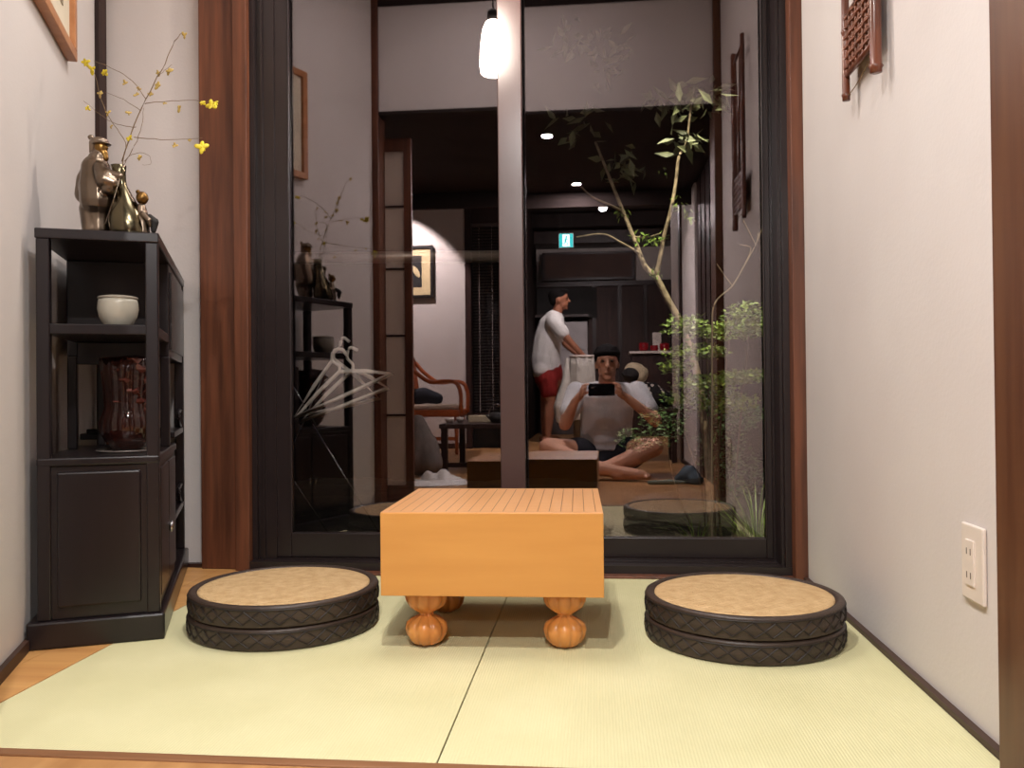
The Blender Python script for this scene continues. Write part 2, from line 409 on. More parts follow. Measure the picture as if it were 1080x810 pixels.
# ------------------------------------------------------------------ floor cushions
def cushion_parts(root, R, h, top):
    b = B()
    prof = [(R-.012, 0), (R-.004, .002), (R-.0015, .005), (R-.003, .009), (R+.000, .018), (R+.001, .026), (R-.002, h-.010), (R, h-.007), (R-.0005, h-.003), (R-.006, h), (R-.014, h-.0005), (R-.0175, h-.002), (R-.019, h-.006), (0, h-.006)]
    lathe(b, prof, 96, (0, 0, 0)); link('leather_band', b, leather, root, world=False, smooth=True)
    if top:
        b = B(); lathe(b, [(R-.019, h-.007), (R-.020, h-.003), (R-.028, h-.0012), (R-.06, h), (R*.5, h+.001), (0, h+.001)], 96)
        link('woven_mat_top', b, weave, root, world=False, smooth=True)
    n = 17; pts = []
    for s in (1, -1):
        b = B(); pts = []
        N = n*10
        for i in range(N):
            t = i/N; ph = (t*n) % 1; tri = abs(ph*2-1)
            z = .009+(h-.019)*(tri if s > 0 else 1-tri)
            if s < 0: z = z*.96
            a = 2*pi*t+(0 if s > 0 else .02)
            q = (z-.009)/(h-.019); rr = R+.0012-.003*abs(q-.5)*2*.6
            pts.append((cos(a)*rr, sin(a)*rr, z))
        tube(b, pts, .0017, 5, closed=True)
        link('lattice_stitching', b, stitch, root, world=False)
    b = B(); tube(b, [(cos(2*pi*i/96)*(R+.0005), sin(2*pi*i/96)*(R+.0005), h-.008) for i in range(96)], .0014, 5, closed=True)
    link('rim_piping', b, stitch, root, world=False)
def cushion(x, y, R, h, z, label, top, rz):
    o = thing('floor_cushion', label, 'floor cushion', (x, y, z), rz); cushion_parts(o, R, h, top); return o
cushion(-.720, 1.874, .213, .047, .0, 'lower dark leather round cushion of the stack left of the go board', False, .1)
cushion(-.718, 1.872, .212, .048, .0475, 'upper round cushion with woven straw top on the stack left of the go board', True, .4)
cushion(.315, 1.852, .209, .047, .0, 'lower dark leather round cushion of the stack near the right wall', False, .8)
cushion(.315, 1.850, .208, .048, .0475, 'upper round cushion with woven straw top on the stack near the right wall', True, .2)

# ------------------------------------------------------------------ black display shelf (local: u right along its front, v back)
SA = atan2(.106, .244)
SO = V((-1.176, 1.652, 0))
sh = thing('display_shelf', 'black lacquered open display shelf with closed cupboard, along left wall', 'shelf', SO, SA)
W_, L_ = .240, .81; T = .026; HT = .893
def sp(name, d, **k): return bx(name, lacquer, d, sh, world=False, bevel=k.pop('bevel', .0025), **k)
sp('top_board', (-.002, W_+.002, -.002, L_, HT-.022, HT))
for (u, v) in ((0, 0), (W_-T, 0), (0, L_-T), (W_-T, L_-T)): sp('post', (u, u+T, v, v+T, .058, HT-.022))
sp('plinth', (-.020, W_+.010, -.010, L_+.004, 0, .058), bevel=.005)
sp('shelf_board', (T*.6, W_-.004, .004, .31, .668, .690))
for u in (.004,): sp('inner_post', (u, u+.022, .30, .322, .403, .632))
sp('inner_post', (W_-.024, W_-.002, .30, .322, .403, .632))
sp('inner_post', (.050, .068, .44, .458, .403, .632))
sp('shelf_apron', (T, W_-T, .300, .312, .612, .668))
# closed box at the upper back
b = B(); box(b, .002, W_-.004, .312, L_-.01, .632, HT-.022); link('upper_box', b, lacquer, sh, world=False, bevel=.002)
sp('box_side_panel', (W_-.006, W_+.001, .34, L_-.04, .652, HT-.04))
# middle shelf, back half
sp('middle_shelf', (.004, W_-.002, .46, L_-.004, .418, .434))
sp('shelf_rail', (.02, W_-.03, .462, .474, .434, .446))
# lower cupboard, front half
b = B(); box(b, .004, W_-.004, .006, .46, .058, .385); link('cupboard', b, lacquer, sh, world=False, bevel=.002)
sp('cupboard_top', (-.001, W_+.001, -.001, .47, .385, .403), bevel=.004)
fp = sp('front_panel', (.038, W_-.038, -.002, .010, .085, .372), bevel=.004)
sp('side_panel', (W_-.010, W_+.0005, .040, .235, .085, .372), bevel=.003)
sp('side_panel', (W_-.010, W_+.0005, .245, .44, .085, .372), bevel=.003)
for v in (.225, .255):
    b = B(); ball(b, (W_+.006, v, .21), (.005, .005, .012), 8); link('brass_handle', b, chrome, sh, world=False, smooth=True)
sp('lower_shelf', (.004, W_-.002, .47, L_-.004, .190, .206))
for (z0, z1) in ((.206, .26), (.434, .49)):
    b = B()
    pts = bez([(W_-.010, L_-.03, z0), (W_-.010, L_-.09, z0+.018), (W_-.010, L_-.10, z0+.045), (W_-.010, L_-.03, z0+.052)], 5)
    tube(b, pts, .006, 6); link('corner_bracket', b, lacquer, sh, world=False)
SM = Matrix.Translation(SO) @ Matrix.Rotation(SA, 4, 'Z')
def sw(u, v, z): return SM @ V((u, v, z))
# ceramic jar
c = sw(.150, .07, .6905)
j = thing('ceramic_jar', 'small pale ceramic jar with lid on the upper compartment of black shelf', 'jar', c)
b = B(); lathe(b, [(0, 0), (.028, 0), (.031, .004), (.0395, .020), (.043, .038), (.042, .052), (.0405, .060), (.038, .060), (.037, .055), (0, .054)], 40, c)
link('jar_body', b, ceramic, j, smooth=True)
b = B(); lathe(b, [(.0400, .060), (.0425, .0625), (.041, .066), (.030, .0685), (.012, .070), (0, .0705)], 40, c); link('lid', b, mat('grey_ceramic', (150, 142, 128), .25, coat=.3), j, smooth=True)
# tall glass vase in the shelf, holding crumpled film
c = sw(.158, .16, .4035)
vz = thing('glass_vase', 'tall brown ribbed glass vase with flared mouth inside the black shelf', 'vase', c)
b = B()
lathe(b, [(.0, 0), (.030, 0), (.034, .003), (.048, .02), (.060, .045), (.061, .065), (.054, .085), (.049, .10), (.051, .14), (.056, .18), (.060, .215), (.056, .215), (.052, .18), (.047, .14), (.045, .10), (.050, .085), (.056, .065), (.055, .045), (.043, .024), (.028, .010), (0, .009)], 60, c, lambda t, z: 1+.035*cos(t*15)*min(1, z/.05))
link('vase_body', b, vase_glass(), vz, smooth=True)
b = B(); random.seed(3)
pr_ = []
for i in range(12):
    z = .075+i*.0125; pr_.append((.028+.012*(i % 2)+i*.0012, z))
lathe(b, [(0, .070)]+pr_+[(0, .222)], 24, c+V((.010, 0, 0)), lambda t, z: 1+.22*sin(t*5+z*90)+.12*sin(t*11-z*200))
link('crumpled_wrap', b, mat('red_brown_film', (112, 60, 50), .12, c2=(66, 34, 30), nscale=30, spec=.9), vz)
b = B(); lathe(b, [(0, 0), (.062, 0), (.070, .005), (.067, .006), (.058, .003), (0, .003)], 40, sw(.158, .16, .4032)+V((0, 0, -.0002)))
tag(link('glass_dish', b, mat('smoky_glass', (120, 110, 105), .15, spec=.8), smooth=True), 'shallow smoky glass dish under the tall brown vase', 'dish')
vz.location.z += .004
# ---- bronze group on the shelf top
YS = 1.80
def S(px, py, dy=0): return at(px, py, YS+dy)
b0 = S(108, 244); zt = HT+.0005
fg = thing('bronze_figurine_vase', 'bronze fisherman figurine beside a tall gourd vase on black shelf top', 'figurine', (b0.x, b0.y, zt))
u = .00211
def q(px, py, dy=0):
    p = S(px, py, dy); return V((p.x, p.y, p.z))
b = B()
limb(b, [q(104, 243), q(104, 232), q(104, 215)], [13*u, 12.5*u, 14*u]); limb(b, [q(97, 242, -.01), q(96, 220)], [10*u, 12*u])
limb(b, [q(104, 213), q(102, 195), q(101, 178), q(103, 168)], [19*u, 18*u, 15*u, 10*u])
limb(b, [q(90, 205, .01), q(92, 190), q(97, 176)], [11*u, 11*u, 9*u])
limb(b, [q(104, 167), q(105, 158)], [7*u, 6*u])
limb(b, [q(106, 178, -.02), q(110, 190, -.035), q(120, 193, -.03)], [8*u, 9*u, 6*u])
limb(b, [q(113, 186, -.03), q(114, 199, -.03), q(119, 202, -.02)], [8*u, 7*u, 4*u])
limb(b, [q(112, 181, -.03), q(120, 184, -.03), q(127, 185.5, -.028)], [4.5*u, 4*u, 3.3*u])
link('robed_body', b, bronze, fg, remesh=.0024, sm=3)
for v in ():
    pass
b = B(); ball(b, q(106.5, 156), (7*u, 7*u, 9*u), 16); ball(b, q(112.8, 156), (1.6*u, 1.5*u, 2*u), 8); limb(b, [q(109, 162), q(111, 167), q(111.5, 171)], [5*u, 3.6*u, 1.5*u])
link('bearded_head', b, gold, fg, remesh=.0018, sm=2)
b = B(); ball(b, q(105, 149.5), (9.5*u, 9*u, 5*u), 16); ball(b, q(96, 145), (3.6*u, 3.6*u, 3.2*u), 10); limb(b, [q(100, 151), q(98, 160)], [6*u, 4*u]); lathe(b, [(0, 0), (9*u, 0), (10*u, 1.2*u), (8*u, 2.4*u), (0, 3*u)], 20, q(107, 153))
link('cap', b, bronze, fg, remesh=.002, sm=2)
b = B(); tube(b, [q(127, 186, -.03), q(120, 210, -.035), q(111, 236, -.035)], .0013, 6); link('rod', b, bronze, fg)
pc = q(137, 245); pc.z = zt
b = B(); lathe(b, [(0, 0), (17*u, 0), (18*u, .002), (19.5*u, 8*u), (19.6*u, 16*u), (17.8*u, 26*u), (13*u, 38*u), (8.5*u, 48*u), (5.5*u, 57*u), (5.2*u, 62*u), (6*u, 70*u), (8*u, 79*u), (7*u, 79.5*u), (4.6*u, 70*u), (3.8*u, 62*u), (0, 60*u)], 40, pc)
for v in b.verts: v.co.x -= max(0, v.co.z-pc.z-.01)*.17
vb = link('gourd_vase', b, mat('dark_bronze', (112, 104, 82), .22, 1, c2=(76, 68, 52), nscale=8), fg, smooth=True)
b = B(); limb(b, [q(151, 245), q(150, 230), q(149, 219)], [7*u, 7*u, 5*u]); limb(b, [q(151, 226, -.01), q(157, 232, -.014), q(158, 238, -.01)], [3*u, 2.6*u, 2*u]); limb(b, [q(147, 245), q(146, 225)], [5*u, 5*u])
boy = link('boy_figure', b, bronze, fg, remesh=.002, sm=2)
b = B(); ball(b, q(150, 209), (6.5*u, 6.5*u, 7.2*u), 14); ball(b, q(155.6, 210), (1.5*u, 1.4*u, 1.5*u), 8); ball(b, q(145.5, 202.5), 2.6*u, 8)
link('boy_head', b, gold, fg, remesh=.0018, sm=2)
b = B(); limb(b, [q(158, 228), q(163, 234), q(162, 243)], [2.5*u, 4.5*u, 3*u]); link('basket', b, art_dark, fg, remesh=.002)
# keep the figures on the board
# ---- flowering branch
fb = thing('flowering_branch', 'thin branching twigs with small yellow blossoms in the gourd vase', 'branch', (pc.x, pc.y, zt+75*u))
def fq(x, y, dy=0): return q(x/3.523, y/3.523, dy)
random.seed(11)
br = [([(455, 630), (460, 580), (490, 490), (540, 370), (600, 260), (640, 170), (682, 118)], .0016, 0, .03),
      ([(540, 365), (505, 315), (445, 268), (385, 240), (350, 228)], .0010, .01, .05),
      ([(522, 410), (460, 370), (390, 342)], .0009, .005, -.03),
      ([(505, 472), (460, 467), (400, 445), (310, 375)], .0009, .005, .03),
      ([(452, 600), (465, 530), (420, 460), (382, 385), (350, 270)], .0011, 0, -.05),
      ([(538, 385), (620, 376), (700, 373), (812, 380)], .0010, .01, .04),
      ([(498, 510), (600, 519), (680, 518), (752, 512)], .0010, .005, -.04),
      ([(462, 600), (500, 540), (525, 470), (535, 400)], .0010, 0, .03),
      ([(460, 612), (480, 580), (520, 568), (555, 580), (558, 610), (530, 612)], .0007, 0, -.03),
      ([(585, 285), (610, 262), (640, 240)], .0008, .015, .04)]
for i, (pp, r, d0, d1) in enumerate(br):
    n = len(pp); pts = bez([fq(x, y, d0+(d1-d0)*k/(n-1)) for k, (x, y) in enumerate(pp)], 4)
    pts = [p+V((random.uniform(-.001, .001), random.uniform(-.002, .002), random.uniform(-.001, .001))) if 0 < k < len(pts)-1 else p for k, p in enumerate(pts)]
    b = B(); tube(b, pts, [r*(1-.55*k/len(pts)) for k in range(len(pts))], 5)
    link('twig', b, stemm, fb, smooth=True)
fl = [(318, 232, 1.3, 1, .04), (342, 256, 1.5, 1, .05), (388, 268, 1.2, 1, .05), (465, 310, 1, 0, .02), (508, 352, .8, 0, .01), (588, 270, .9, 0, .02), (628, 266, 1.1, 0, .04), (588, 320, 1.1, 0, .02), (560, 352, .8, 0, .02), (667, 402, 1, 0, .03), (785, 392, 1.4, 1, .035), (800, 382, .9, 1, .04), (750, 382, .8, 1, .03), (750, 547, 1.5, 1, -.04), (650, 542, .9, 0, -.02), (372, 350, .9, 0, -.04), (402, 420, .9, 0, -.02), (325, 402, .8, 1, .02), (478, 420, .8, 0, -.01), (686, 132, .9, 0, .03), (520, 585, 1.1, 0, -.02), (480, 512, .9, 1, 0), (612, 384, .6, 0, .02), (515, 330, .7, 0, .02), (412, 470, .6, 0, -.02), (705, 522, .5, 0, -.03)]
for (x, y, s, yel, dy) in fl:
    c = fq(x, y, dy); b = B()
    for k in range(5 if yel else 4):
        a = 2*pi*k/5+random.random(); R_ = .0052*s*random.uniform(.7, 1.2)
        Mr = Matrix.Rotation(a, 4, 'Y') @ Matrix.Rotation(random.uniform(-.7, .7), 4, 'X')
        ball(b, c+(Mr @ V((0, 0, -R_*.8))), (R_*.62, R_*.25, R_), 7, Mr)
    ball(b, c, .0022*s, 6)
    link('blossom', b, flower if yel else bud, fb, smooth=True)

# ------------------------------------------------------------------ picture on left wall
def lwbox(b, s0, s1, z0, z1, o0, o1):
    P = [lw(s0, o0), lw(s1, o0), lw(s1, o1), lw(s0, o1)]; prism(b, [(p.x, p.y) for p in P], z0, z1)
s_a = (V((-1.193, 1.629, 0))-LWP).dot(LWD); s_b = (V((-1.378, 2.063, 0))-LWP).dot(LWD)
pf = thing('framed_picture', 'pale wooden framed picture hanging high on the left wall above shelf', 'picture', lw(s_a, .02, 1.42))
z0, z1, fw = 1.418, 1.863, .026
b = B(); lwbox(b, s_a, s_b, z0, z0+fw, .001, .026); lwbox(b, s_a, s_b, z1-fw, z1, .001, .026); lwbox(b, s_a, s_a+fw, z0+fw, z1-fw, .001, .026); lwbox(b, s_b-fw, s_b, z0+fw, z1-fw, .001, .026)
link('frame', b, frame_wood, pf, bevel=.002)
b = B(); lwbox(b, s_a+fw, s_b-fw, z0+fw, z1-fw, .002, .012); link('mount', b, mat_board, pf)
b = B(); lwbox(b, s_a+.11, s_b-.11, z0+.10, z1-.10, .012, .014); link('picture_sheet', b, art, pf)

# ------------------------------------------------------------------ bamboo hanging on the right wall
bh = thing('bamboo_wall_hanging', 'brown bamboo frame with woven panel hanging on the right wall', 'wall hanging', (XR-.02, 1.76, 1.18))
xb = XR-.026; ya, yb = 1.705, 1.90
dzs = 0.0
for (y, z0, z1, r) in ((ya, 1.160, 1.86, .0115), (yb, 1.172, 1.86, .0085)):
    b = B(); pts = []; rr = []; z = z0
    while z < z1:
        pts += [(xb, y, z), (xb, y, z+.008), (xb, y, z+.012), (xb, y, z+.016)]; rr += [r, r, r*1.22, r]; z += .14
    pts.append((xb, y, z1)); rr.append(r); tube(b, pts, rr, 12); link('bamboo_upright', b, bamboo, bh, smooth=True)
for z in (1.225, 1.355, 1.82):
    b = B(); tube(b, [(xb, ya, z), (xb, yb, z)], .006, 8); link('cross_bar', b, bamboo, bh, smooth=True)
b = B(); n = 12
for i in range(n):
    z = 1.230+.120*i/(n-1); tube(b, [(xb+.002*(-1)**i+(.0015 if k % 2 else -.0015), ya+(yb-ya)*k/8, z) for k in range(9)], .0042, 5)
for k in range(9): tube(b, [(xb, ya+(yb-ya)*(k+.5)/9, 1.226), (xb, ya+(yb-ya)*(k+.5)/9, 1.354)], .0035, 5)
box(b, xb+.002, xb+.005, ya, yb, 1.226, 1.354)
link('woven_panel', b, mat('woven_cane', (122, 70, 44), .5, c2=(84, 46, 28), nscale=50), bh)
for (p, r_) in ((((xb, ya+.03, 1.82), (xb, yb-.07, 1.36)), .004), (((xb, yb-.05, 1.82), (xb, ya+.09, 1.36)), .004)):
    b = B(); tube(b, p, r_, 6); link('diagonal_strut', b, bamboo, bh, smooth=True)
b = B(); tube(b, bez([(xb, yb, 1.178), (xb+.008, yb-.04, 1.19), (xb+.01, ya+.06, 1.21), (xb, ya, 1.19)], 5), .0012, 5); link('hanging_cord', b, stemm, bh)

# ------------------------------------------------------------------ wall outlet
pl = thing('wall_outlet', 'white double power outlet plate low on the right wall', 'outlet', (XR, 1.325, .20))
o1 = at(1014, 555, 1.30); 
yA, yB, zA, zB = 1.320, 1.395, .203, .322
b = B(); box(b, XR-.007, XR-.0003, yA, yB, zA, zB); link('cover_plate', b, white_plastic, pl, bevel=.003, seg=3)
b = B(); box(b, XR-.0095, XR-.006, yA+.026, yB-.020, zA+.024, zB-.024); ins = link('socket_insert', b, white_plastic, pl, bevel=.001)
slot = mat('socket_slot', (96, 86, 80), .8)
for z in (zA+.040, zA+.077):
    for y in (yA+.036, yA+.049):
        b = B(); box(b, XR-.0100, XR-.009, y-.001, y+.001, z-.005, z+.005); link('slot', b, slot, ins)

# ------------------------------------------------------------------ pendant lamp in the nook
pc_ = mp(523, 62, 2.16); lampc = V((pc_.x, pc_.y, pc_.z+.01))
pd = thing('pendant_lamp', 'glowing white glass pendant lamp hanging in front of window, seen reflected', 'lamp', (lampc.x, lampc.y, lampc.z-.1))
lampm = mat('lamp_glass', (255, 242, 228), .4, emit=50)
b = B(); lathe(b, [(0, -.095), (.030, -.095), (.043, -.088), (.047, -.06), (.044, 0), (.036, .06), (.024, .085), (0, .09)], 32, lampc); link('glass_shade', b, lampm, pd, smooth=True)
b = B(); lathe(b, [(0, .085), (.02, .085), (.02, .12), (.008, .13), (0, .13)], 20, lampc); link('lamp_cap', b, art_dark, pd, smooth=True)
b = B(); tube(b, [lampc+V((0, 0, .12)), V((lampc.x, lampc.y, ZC-.001))], .003, 6); link('cord', b, blackp, pd)
# ================================================================== GARDEN BEYOND THE GLASS
gr = B(); N = 24
vs = [[gr.verts.new(V((-2.5+6*i/N, 2.62+3.6*j/N, -.12+.03*sin(i*1.3)*cos(j*1.7)))) for j in range(N+1)] for i in range(N+1)]
for i in range(N):
    for j in range(N): gr.faces.new((vs[i][j], vs[i+1][j], vs[i+1][j+1], vs[i][j+1]))
struct('floor_garden_soil', gr, soil, smooth=True, solid=.05)
fc = thing('garden_fence', 'dark vertical board fence at the back of the night garden', 'fence', (0, 5.6, -.12))
b = B(); box(b, -2.6, 2.7, 5.6, 5.62, -.12, 3.7)
link('fence_boards', b, fence_m, fc)
b = B(); box(b, -2.5, 2.6, 5.62, 5.66, 1.9, 1.98); box(b, -2.5, 2.6, 5.62, 5.66, .2, .28); link('fence_rail', b, fence_m, fc)
# stones
random.seed(5)
def rock(px, py, y, rx, rz, label):
    p = at(px, py, y); b = B(); bmesh.ops.create_icosphere(b, subdivisions=3, radius=1)
    sd = random.random()*9
    for v in b.verts:
        k = 1+.12*sin(v.co.x*3+sd)*cos(v.co.y*4+sd)+.07*sin(v.co.z*7+sd*2); v.co = V((v.co.x*rx*k, v.co.y*rx*.8*k, v.co.z*rz*k))+V((p.x, y, -.11+rz*.4))
    tag(link('garden_stone', b, stone, smooth=True), label, 'stone')
rock(760, 566, 3.0, .11, .05, 'flat mossy stone at the foot of the slender tree')
rock(700, 560, 3.15, .13, .04, 'low garden stone just outside the right sash, left of the tree')
rock(792, 560, 3.3, .10, .06, 'rounded garden stone near the right edge of the glass')
# tree
tr = thing('garden_tree', 'slender forked pale-barked tree outside the right glass panel', 'tree', (at(752, 560, 3.35).x, 3.35, -.11))
def tq(px, py, dy=0): return at(px, py, 3.35+dy)
b = B()
trunk = bez([V((tq(752, 560).x, 3.35, -.13)), tq(748, 500), tq(741, 430), tq(733, 385), tq(717, 340), tq(704, 315), tq(692, 291)], 5)
tube(b, trunk, [.018-.006*i/len(trunk) for i in range(len(trunk))], 9); link('trunk', b, bark, tr, smooth=True)
for pts, r in ([(tq(692, 291), tq(680, 280, .02), tq(668, 250, .05), tq(655, 218, .1), tq(640, 180, .12), tq(628, 150, .2))], .012), ([(tq(692, 291), tq(697, 268, -.02), tq(700, 250, -.03), tq(708, 220, -.05), tq(713, 190, -.05), tq(716, 165, -.06), tq(724, 150, -.06), tq(730, 100, -.1))], .010), ([(tq(676, 268, .03), tq(655, 256, 0), tq(636, 247, -.04), tq(608, 250, -.06))], .006), ([(tq(655, 222, .1), tq(643, 216, .05), tq(625, 208, .0), tq(612, 196, -.05))], .006), ([(tq(668, 250, .05), tq(684, 250, .02), tq(697, 246, -.02))], .005):
    pts = bez(list(pts[0]), 5); b = B(); tube(b, pts, [r*(1-.6*i/len(pts)) for i in range(len(pts))], 7); link('branch', b, bark, tr, smooth=True)
def leaf(b, c, d, n, L, w):
    d = d.normalized(); s = d.cross(n)
    if s.length < 1e-4: s = V((1, 0, 0))
    s.normalize(); n = s.cross(d)
    a = [b.verts.new(c), b.verts.new(c+d*L*.4+s*w+n*w*.3), b.verts.new(c+d*L), b.verts.new(c+d*L*.4-s*w+n*w*.3), b.verts.new(c+d*L*.45)]
    b.faces.new((a[0], a[1], a[4])); b.faces.new((a[1], a[2], a[4])); b.faces.new((a[2], a[3], a[4])); b.faces.new((a[3], a[0], a[4]))
def rv(): return V((random.gauss(0, 1), random.gauss(0, 1), random.gauss(0, 1))).normalized()
random.seed(21)
def leafcloud(name, m, parent, spots, L):
    b = B()
    for (px, py, dy, rx, rz, n) in spots:
        c = tq(px, py, dy)
        for k in range(n):
            o = rv()*random.random()**.5; p = c+V((o.x*rx, o.y*rx, o.z*rz)); d = rv(); d.z -= .3
            leaf(b, p, d, rv(), L*random.uniform(.6, 1.2), L*.2)
    return link(name, b, m, parent)
leafcloud('foliage', leaf1, tr, [(692, 291, 0, .025, .02, 20), (690, 252, 0, .06, .02, 55), (672, 250, .03, .03, .03, 18), (716, 215, -.05, .03, .04, 12), (728, 228, -.05, .04, .03, 10), (655, 225, .1, .03, .04, 16), (700, 180, 0, .03, .03, 5)], .028)
leafcloud('crown_leaves', leaf3, tr, [(722, 150, -.05, .07, .06, 26), (735, 105, -.05, .14, .08, 50), (700, 110, .05, .10, .05, 26), (640, 60, .2, .16, .16, 40), (610, 130, .2, .14, .10, 22), (660, 175, .15, .10, .08, 22), (755, 100, -.05, .05, .05, 12), (600, 40, .2, .12, .08, 16), (655, 185, .15, .04, .03, 7)], .075)
# second thin sapling at right
t2 = thing('garden_sapling', 'thin bare sapling with crooked stem behind the right glass, beside the window edge', 'sapling', (at(750, 420, 3.0).x, 3.0, -.11))
def t2q(px, py, dy=0): return at(px, py, 3.0+dy)
b = B(); pts = bez([V((t2q(750, 540).x, 3.0, -.12)), t2q(751, 420), t2q(751, 350), t2q(754, 320), t2q(772, 302), t2q(784, 282), t2q(797, 258), t2q(800, 246)], 5)
tube(b, pts, [.004-.002*i/len(pts) for i in range(len(pts))], 6); link('stem', b, mat('sapling_bark', (110, 96, 78), .9), t2, smooth=True)
for pp in ([(797, 258), (790, 244), (784, 232)], [(799, 254), (805, 235), (803, 215)], [(773, 302), (764, 290), (756, 278)], [(784, 282), (792, 262), (780, 258)]):
    b = B(); tube(b, bez([t2q(x, y) for x, y in pp], 4), .0013, 5); link('twig', b, bark, t2)
def bush(name, label, blobs, L, m, y, stems, cat='shrub'):
    p0 = at(blobs[0][0], 560, y); root = thing(name, label, cat, (p0.x, y, -.11))
    for (x0, x1) in stems:
        b = B(); tip = at(x1, blobs[0][1], y); base = at(x0, 560, y); base.z = -.12
        tube(b, bez([base, (base+tip)/2+V((random.uniform(-.03, .03), .02, 0)), tip], 5), .0035, 6); link('stem', b, stemdark, root)
    b = B()
    for (px, py, rx, rz, n) in blobs:
        c = at(px, py, y)
        for k in range(n):
            o = rv()*random.random()**.4; p = c+V((o.x*rx, o.y*rx, o.z*rz)); d = rv(); d.z = abs(d.z)*.5-.1
            leaf(b, p, d, rv()+V((0, 0, 1)), L*random.uniform(.6, 1.2), L*.24)
    link('foliage', b, m, root)
bush('garden_shrub', 'bright leafy shrub in tiers outside the right edge of the glass', [(775, 350, .15, .035, 620), (735, 372, .13, .03, 420), (790, 398, .14, .025, 560), (745, 405, .14, .035, 560), (720, 420, .08, .03, 240), (790, 335, .10, .06, 420), (712, 388, .06, .03, 260), (722, 345, .09, .05, 260), (765, 425, .13, .04, 420)], .025, leaf1, 3.15, [(760, 770), (765, 745), (770, 790)])
bush('garden_shrub', 'darker low shrub beneath the bright tiered one, behind the photographer reflection', [(700, 450, .11, .09, 420), (740, 425, .16, .06, 360), (760, 470, .12, .12, 320), (670, 465, .08, .05, 180), (775, 440, .12, .07, 420), (780, 500, .13, .10, 320)], .024, leaf2, 3.45, [(745, 720), (755, 760), (740, 700)])
# grass and fern sprays
def grass(px, y, n, hgt, spread, label):
    base = at(px, 560, y); base.z = -.11; b = B()
    for k in range(n):
        a = random.uniform(0, 2*pi); rr = random.uniform(.0, .04); p = base+V((cos(a)*rr, sin(a)*rr, 0)); hh = hgt*random.uniform(.5, 1); s = spread*random.uniform(.3, 1)
        pts = [p+V((cos(a)*s*t*t, sin(a)*s*t*t, hh*(t-.35*t*t*t))) for t in (0, .25, .5, .75, 1)]
        sd = V((-sin(a), cos(a), 0))*.0022
        L_ = [b.verts.new(q_-sd*(1-i/5)) for i, q_ in enumerate(pts)]; R__ = [b.verts.new(q_+sd*(1-i/5)) for i, q_ in enumerate(pts)]
        for i in range(4): b.faces.new((L_[i], L_[i+1], R__[i+1], R__[i]))
    tag(link('grass_tuft', b, leaf1), label, 'grass')
for a in ((798, 2.95, 80, .50, .26, 'tall grass tuft outside at the far right of the glass'), (770, 2.85, 30, .16, .16, 'grass tuft left of the tall one, outside the right glass'), (735, 3.2, 40, .26, .2, 'grass tuft at the tree foot in the night garden'), (675, 2.8, 34, .14, .14, 'low grass tuft outside just right of the go board'), (712, 2.78, 34, .10, .12, 'low grass tuft outside above the right cushion'), (590, 2.9, 14, .22, .1, 'sparse grass blades outside behind the go board')): grass(*a)
# drying rail, rack and hangers
YR = 3.05
b = B(); tube(b, [at(250, 273, YR), at(546, 270, YR)], .0215, 14)
pw = mat('pole_metal', (120, 108, 100), .4, .6)
rl = thing('laundry_pole', 'thick pale horizontal laundry pole on posts outside the left glass panel', 'pole', (at(400, 273, YR).x, YR, -.11))
link('pole', b, pw, rl, smooth=True)
for px in (258, 540):
    x = at(px, 273, YR).x; b = B(); tube(b, [(x, YR, -.13), (x, YR, 1.05)], .014, 10); link('post', b, pw, rl, smooth=True)
rk = thing('drying_rack', 'folding metal clothes rack with thin crossed legs outside the left glass', 'rack', (at(340, 560, 2.95).x, 2.95, -.1))
for (p, q_) in (((330, 447), (400, 562)), ((292, 480), (346, 562)), ((300, 492), (350, 375)), ((308, 405), (333, 448))):
    A, C_ = at(p[0], p[1], 2.95), at(q_[0], q_[1], 3.0)
    b = B(); tube(b, [A, C_], .003, 8); link('leg', b, chrome, rk, smooth=True)
def hanger(y, A, Bp, C_, hook, label):
    """shoulder line A - apex C - B with a straight bar A-B and a hook"""
    A, Bp, C_ = at(*A, y), at(*Bp, y), at(*C_, y)
    o = thing('clothes_hanger', label, 'hanger', C_, 0, 'plastic clothes hangers on the rack outside')
    b = B(); mid = [A, A.lerp(C_, .5)+V((0, 0, .006)), C_, Bp.lerp(C_, .5)+V((0, 0, .006)), Bp, (A+Bp)/2-V((0, 0, .002))]
    tube(b, mid, .0075, 8, closed=True)
    link('shoulder_frame', b, white_plastic, o, smooth=True)
    hk = [C_]+[C_+V((dx, 0, dz)) for dx, dz in hook]; b = B(); tube(b, bez(hk, 5), .0058, 7); link('hook', b, white_plastic, o, smooth=True)
hk = [(0, .02), (-.025, .04), (-.02, .075), (.01, .08), (.025, .06)]
hanger(2.90, (312, 440), (413, 394), (358, 392), hk, 'front white plastic hanger outside the left glass, tilted up to the right')
hanger(2.94, (318, 444), (409, 409), (372, 390), [(0, .02), (-.02, .045), (-.01, .08), (.02, .07)], 'middle white plastic hanger outside the left glass, behind the front one')
hanger(2.98, (310, 440), (400, 420), (352, 378), [(0, .02), (.02, .04), (.035, .075), (.06, .06)], 'rear white plastic hanger outside the left glass, peak farthest left')

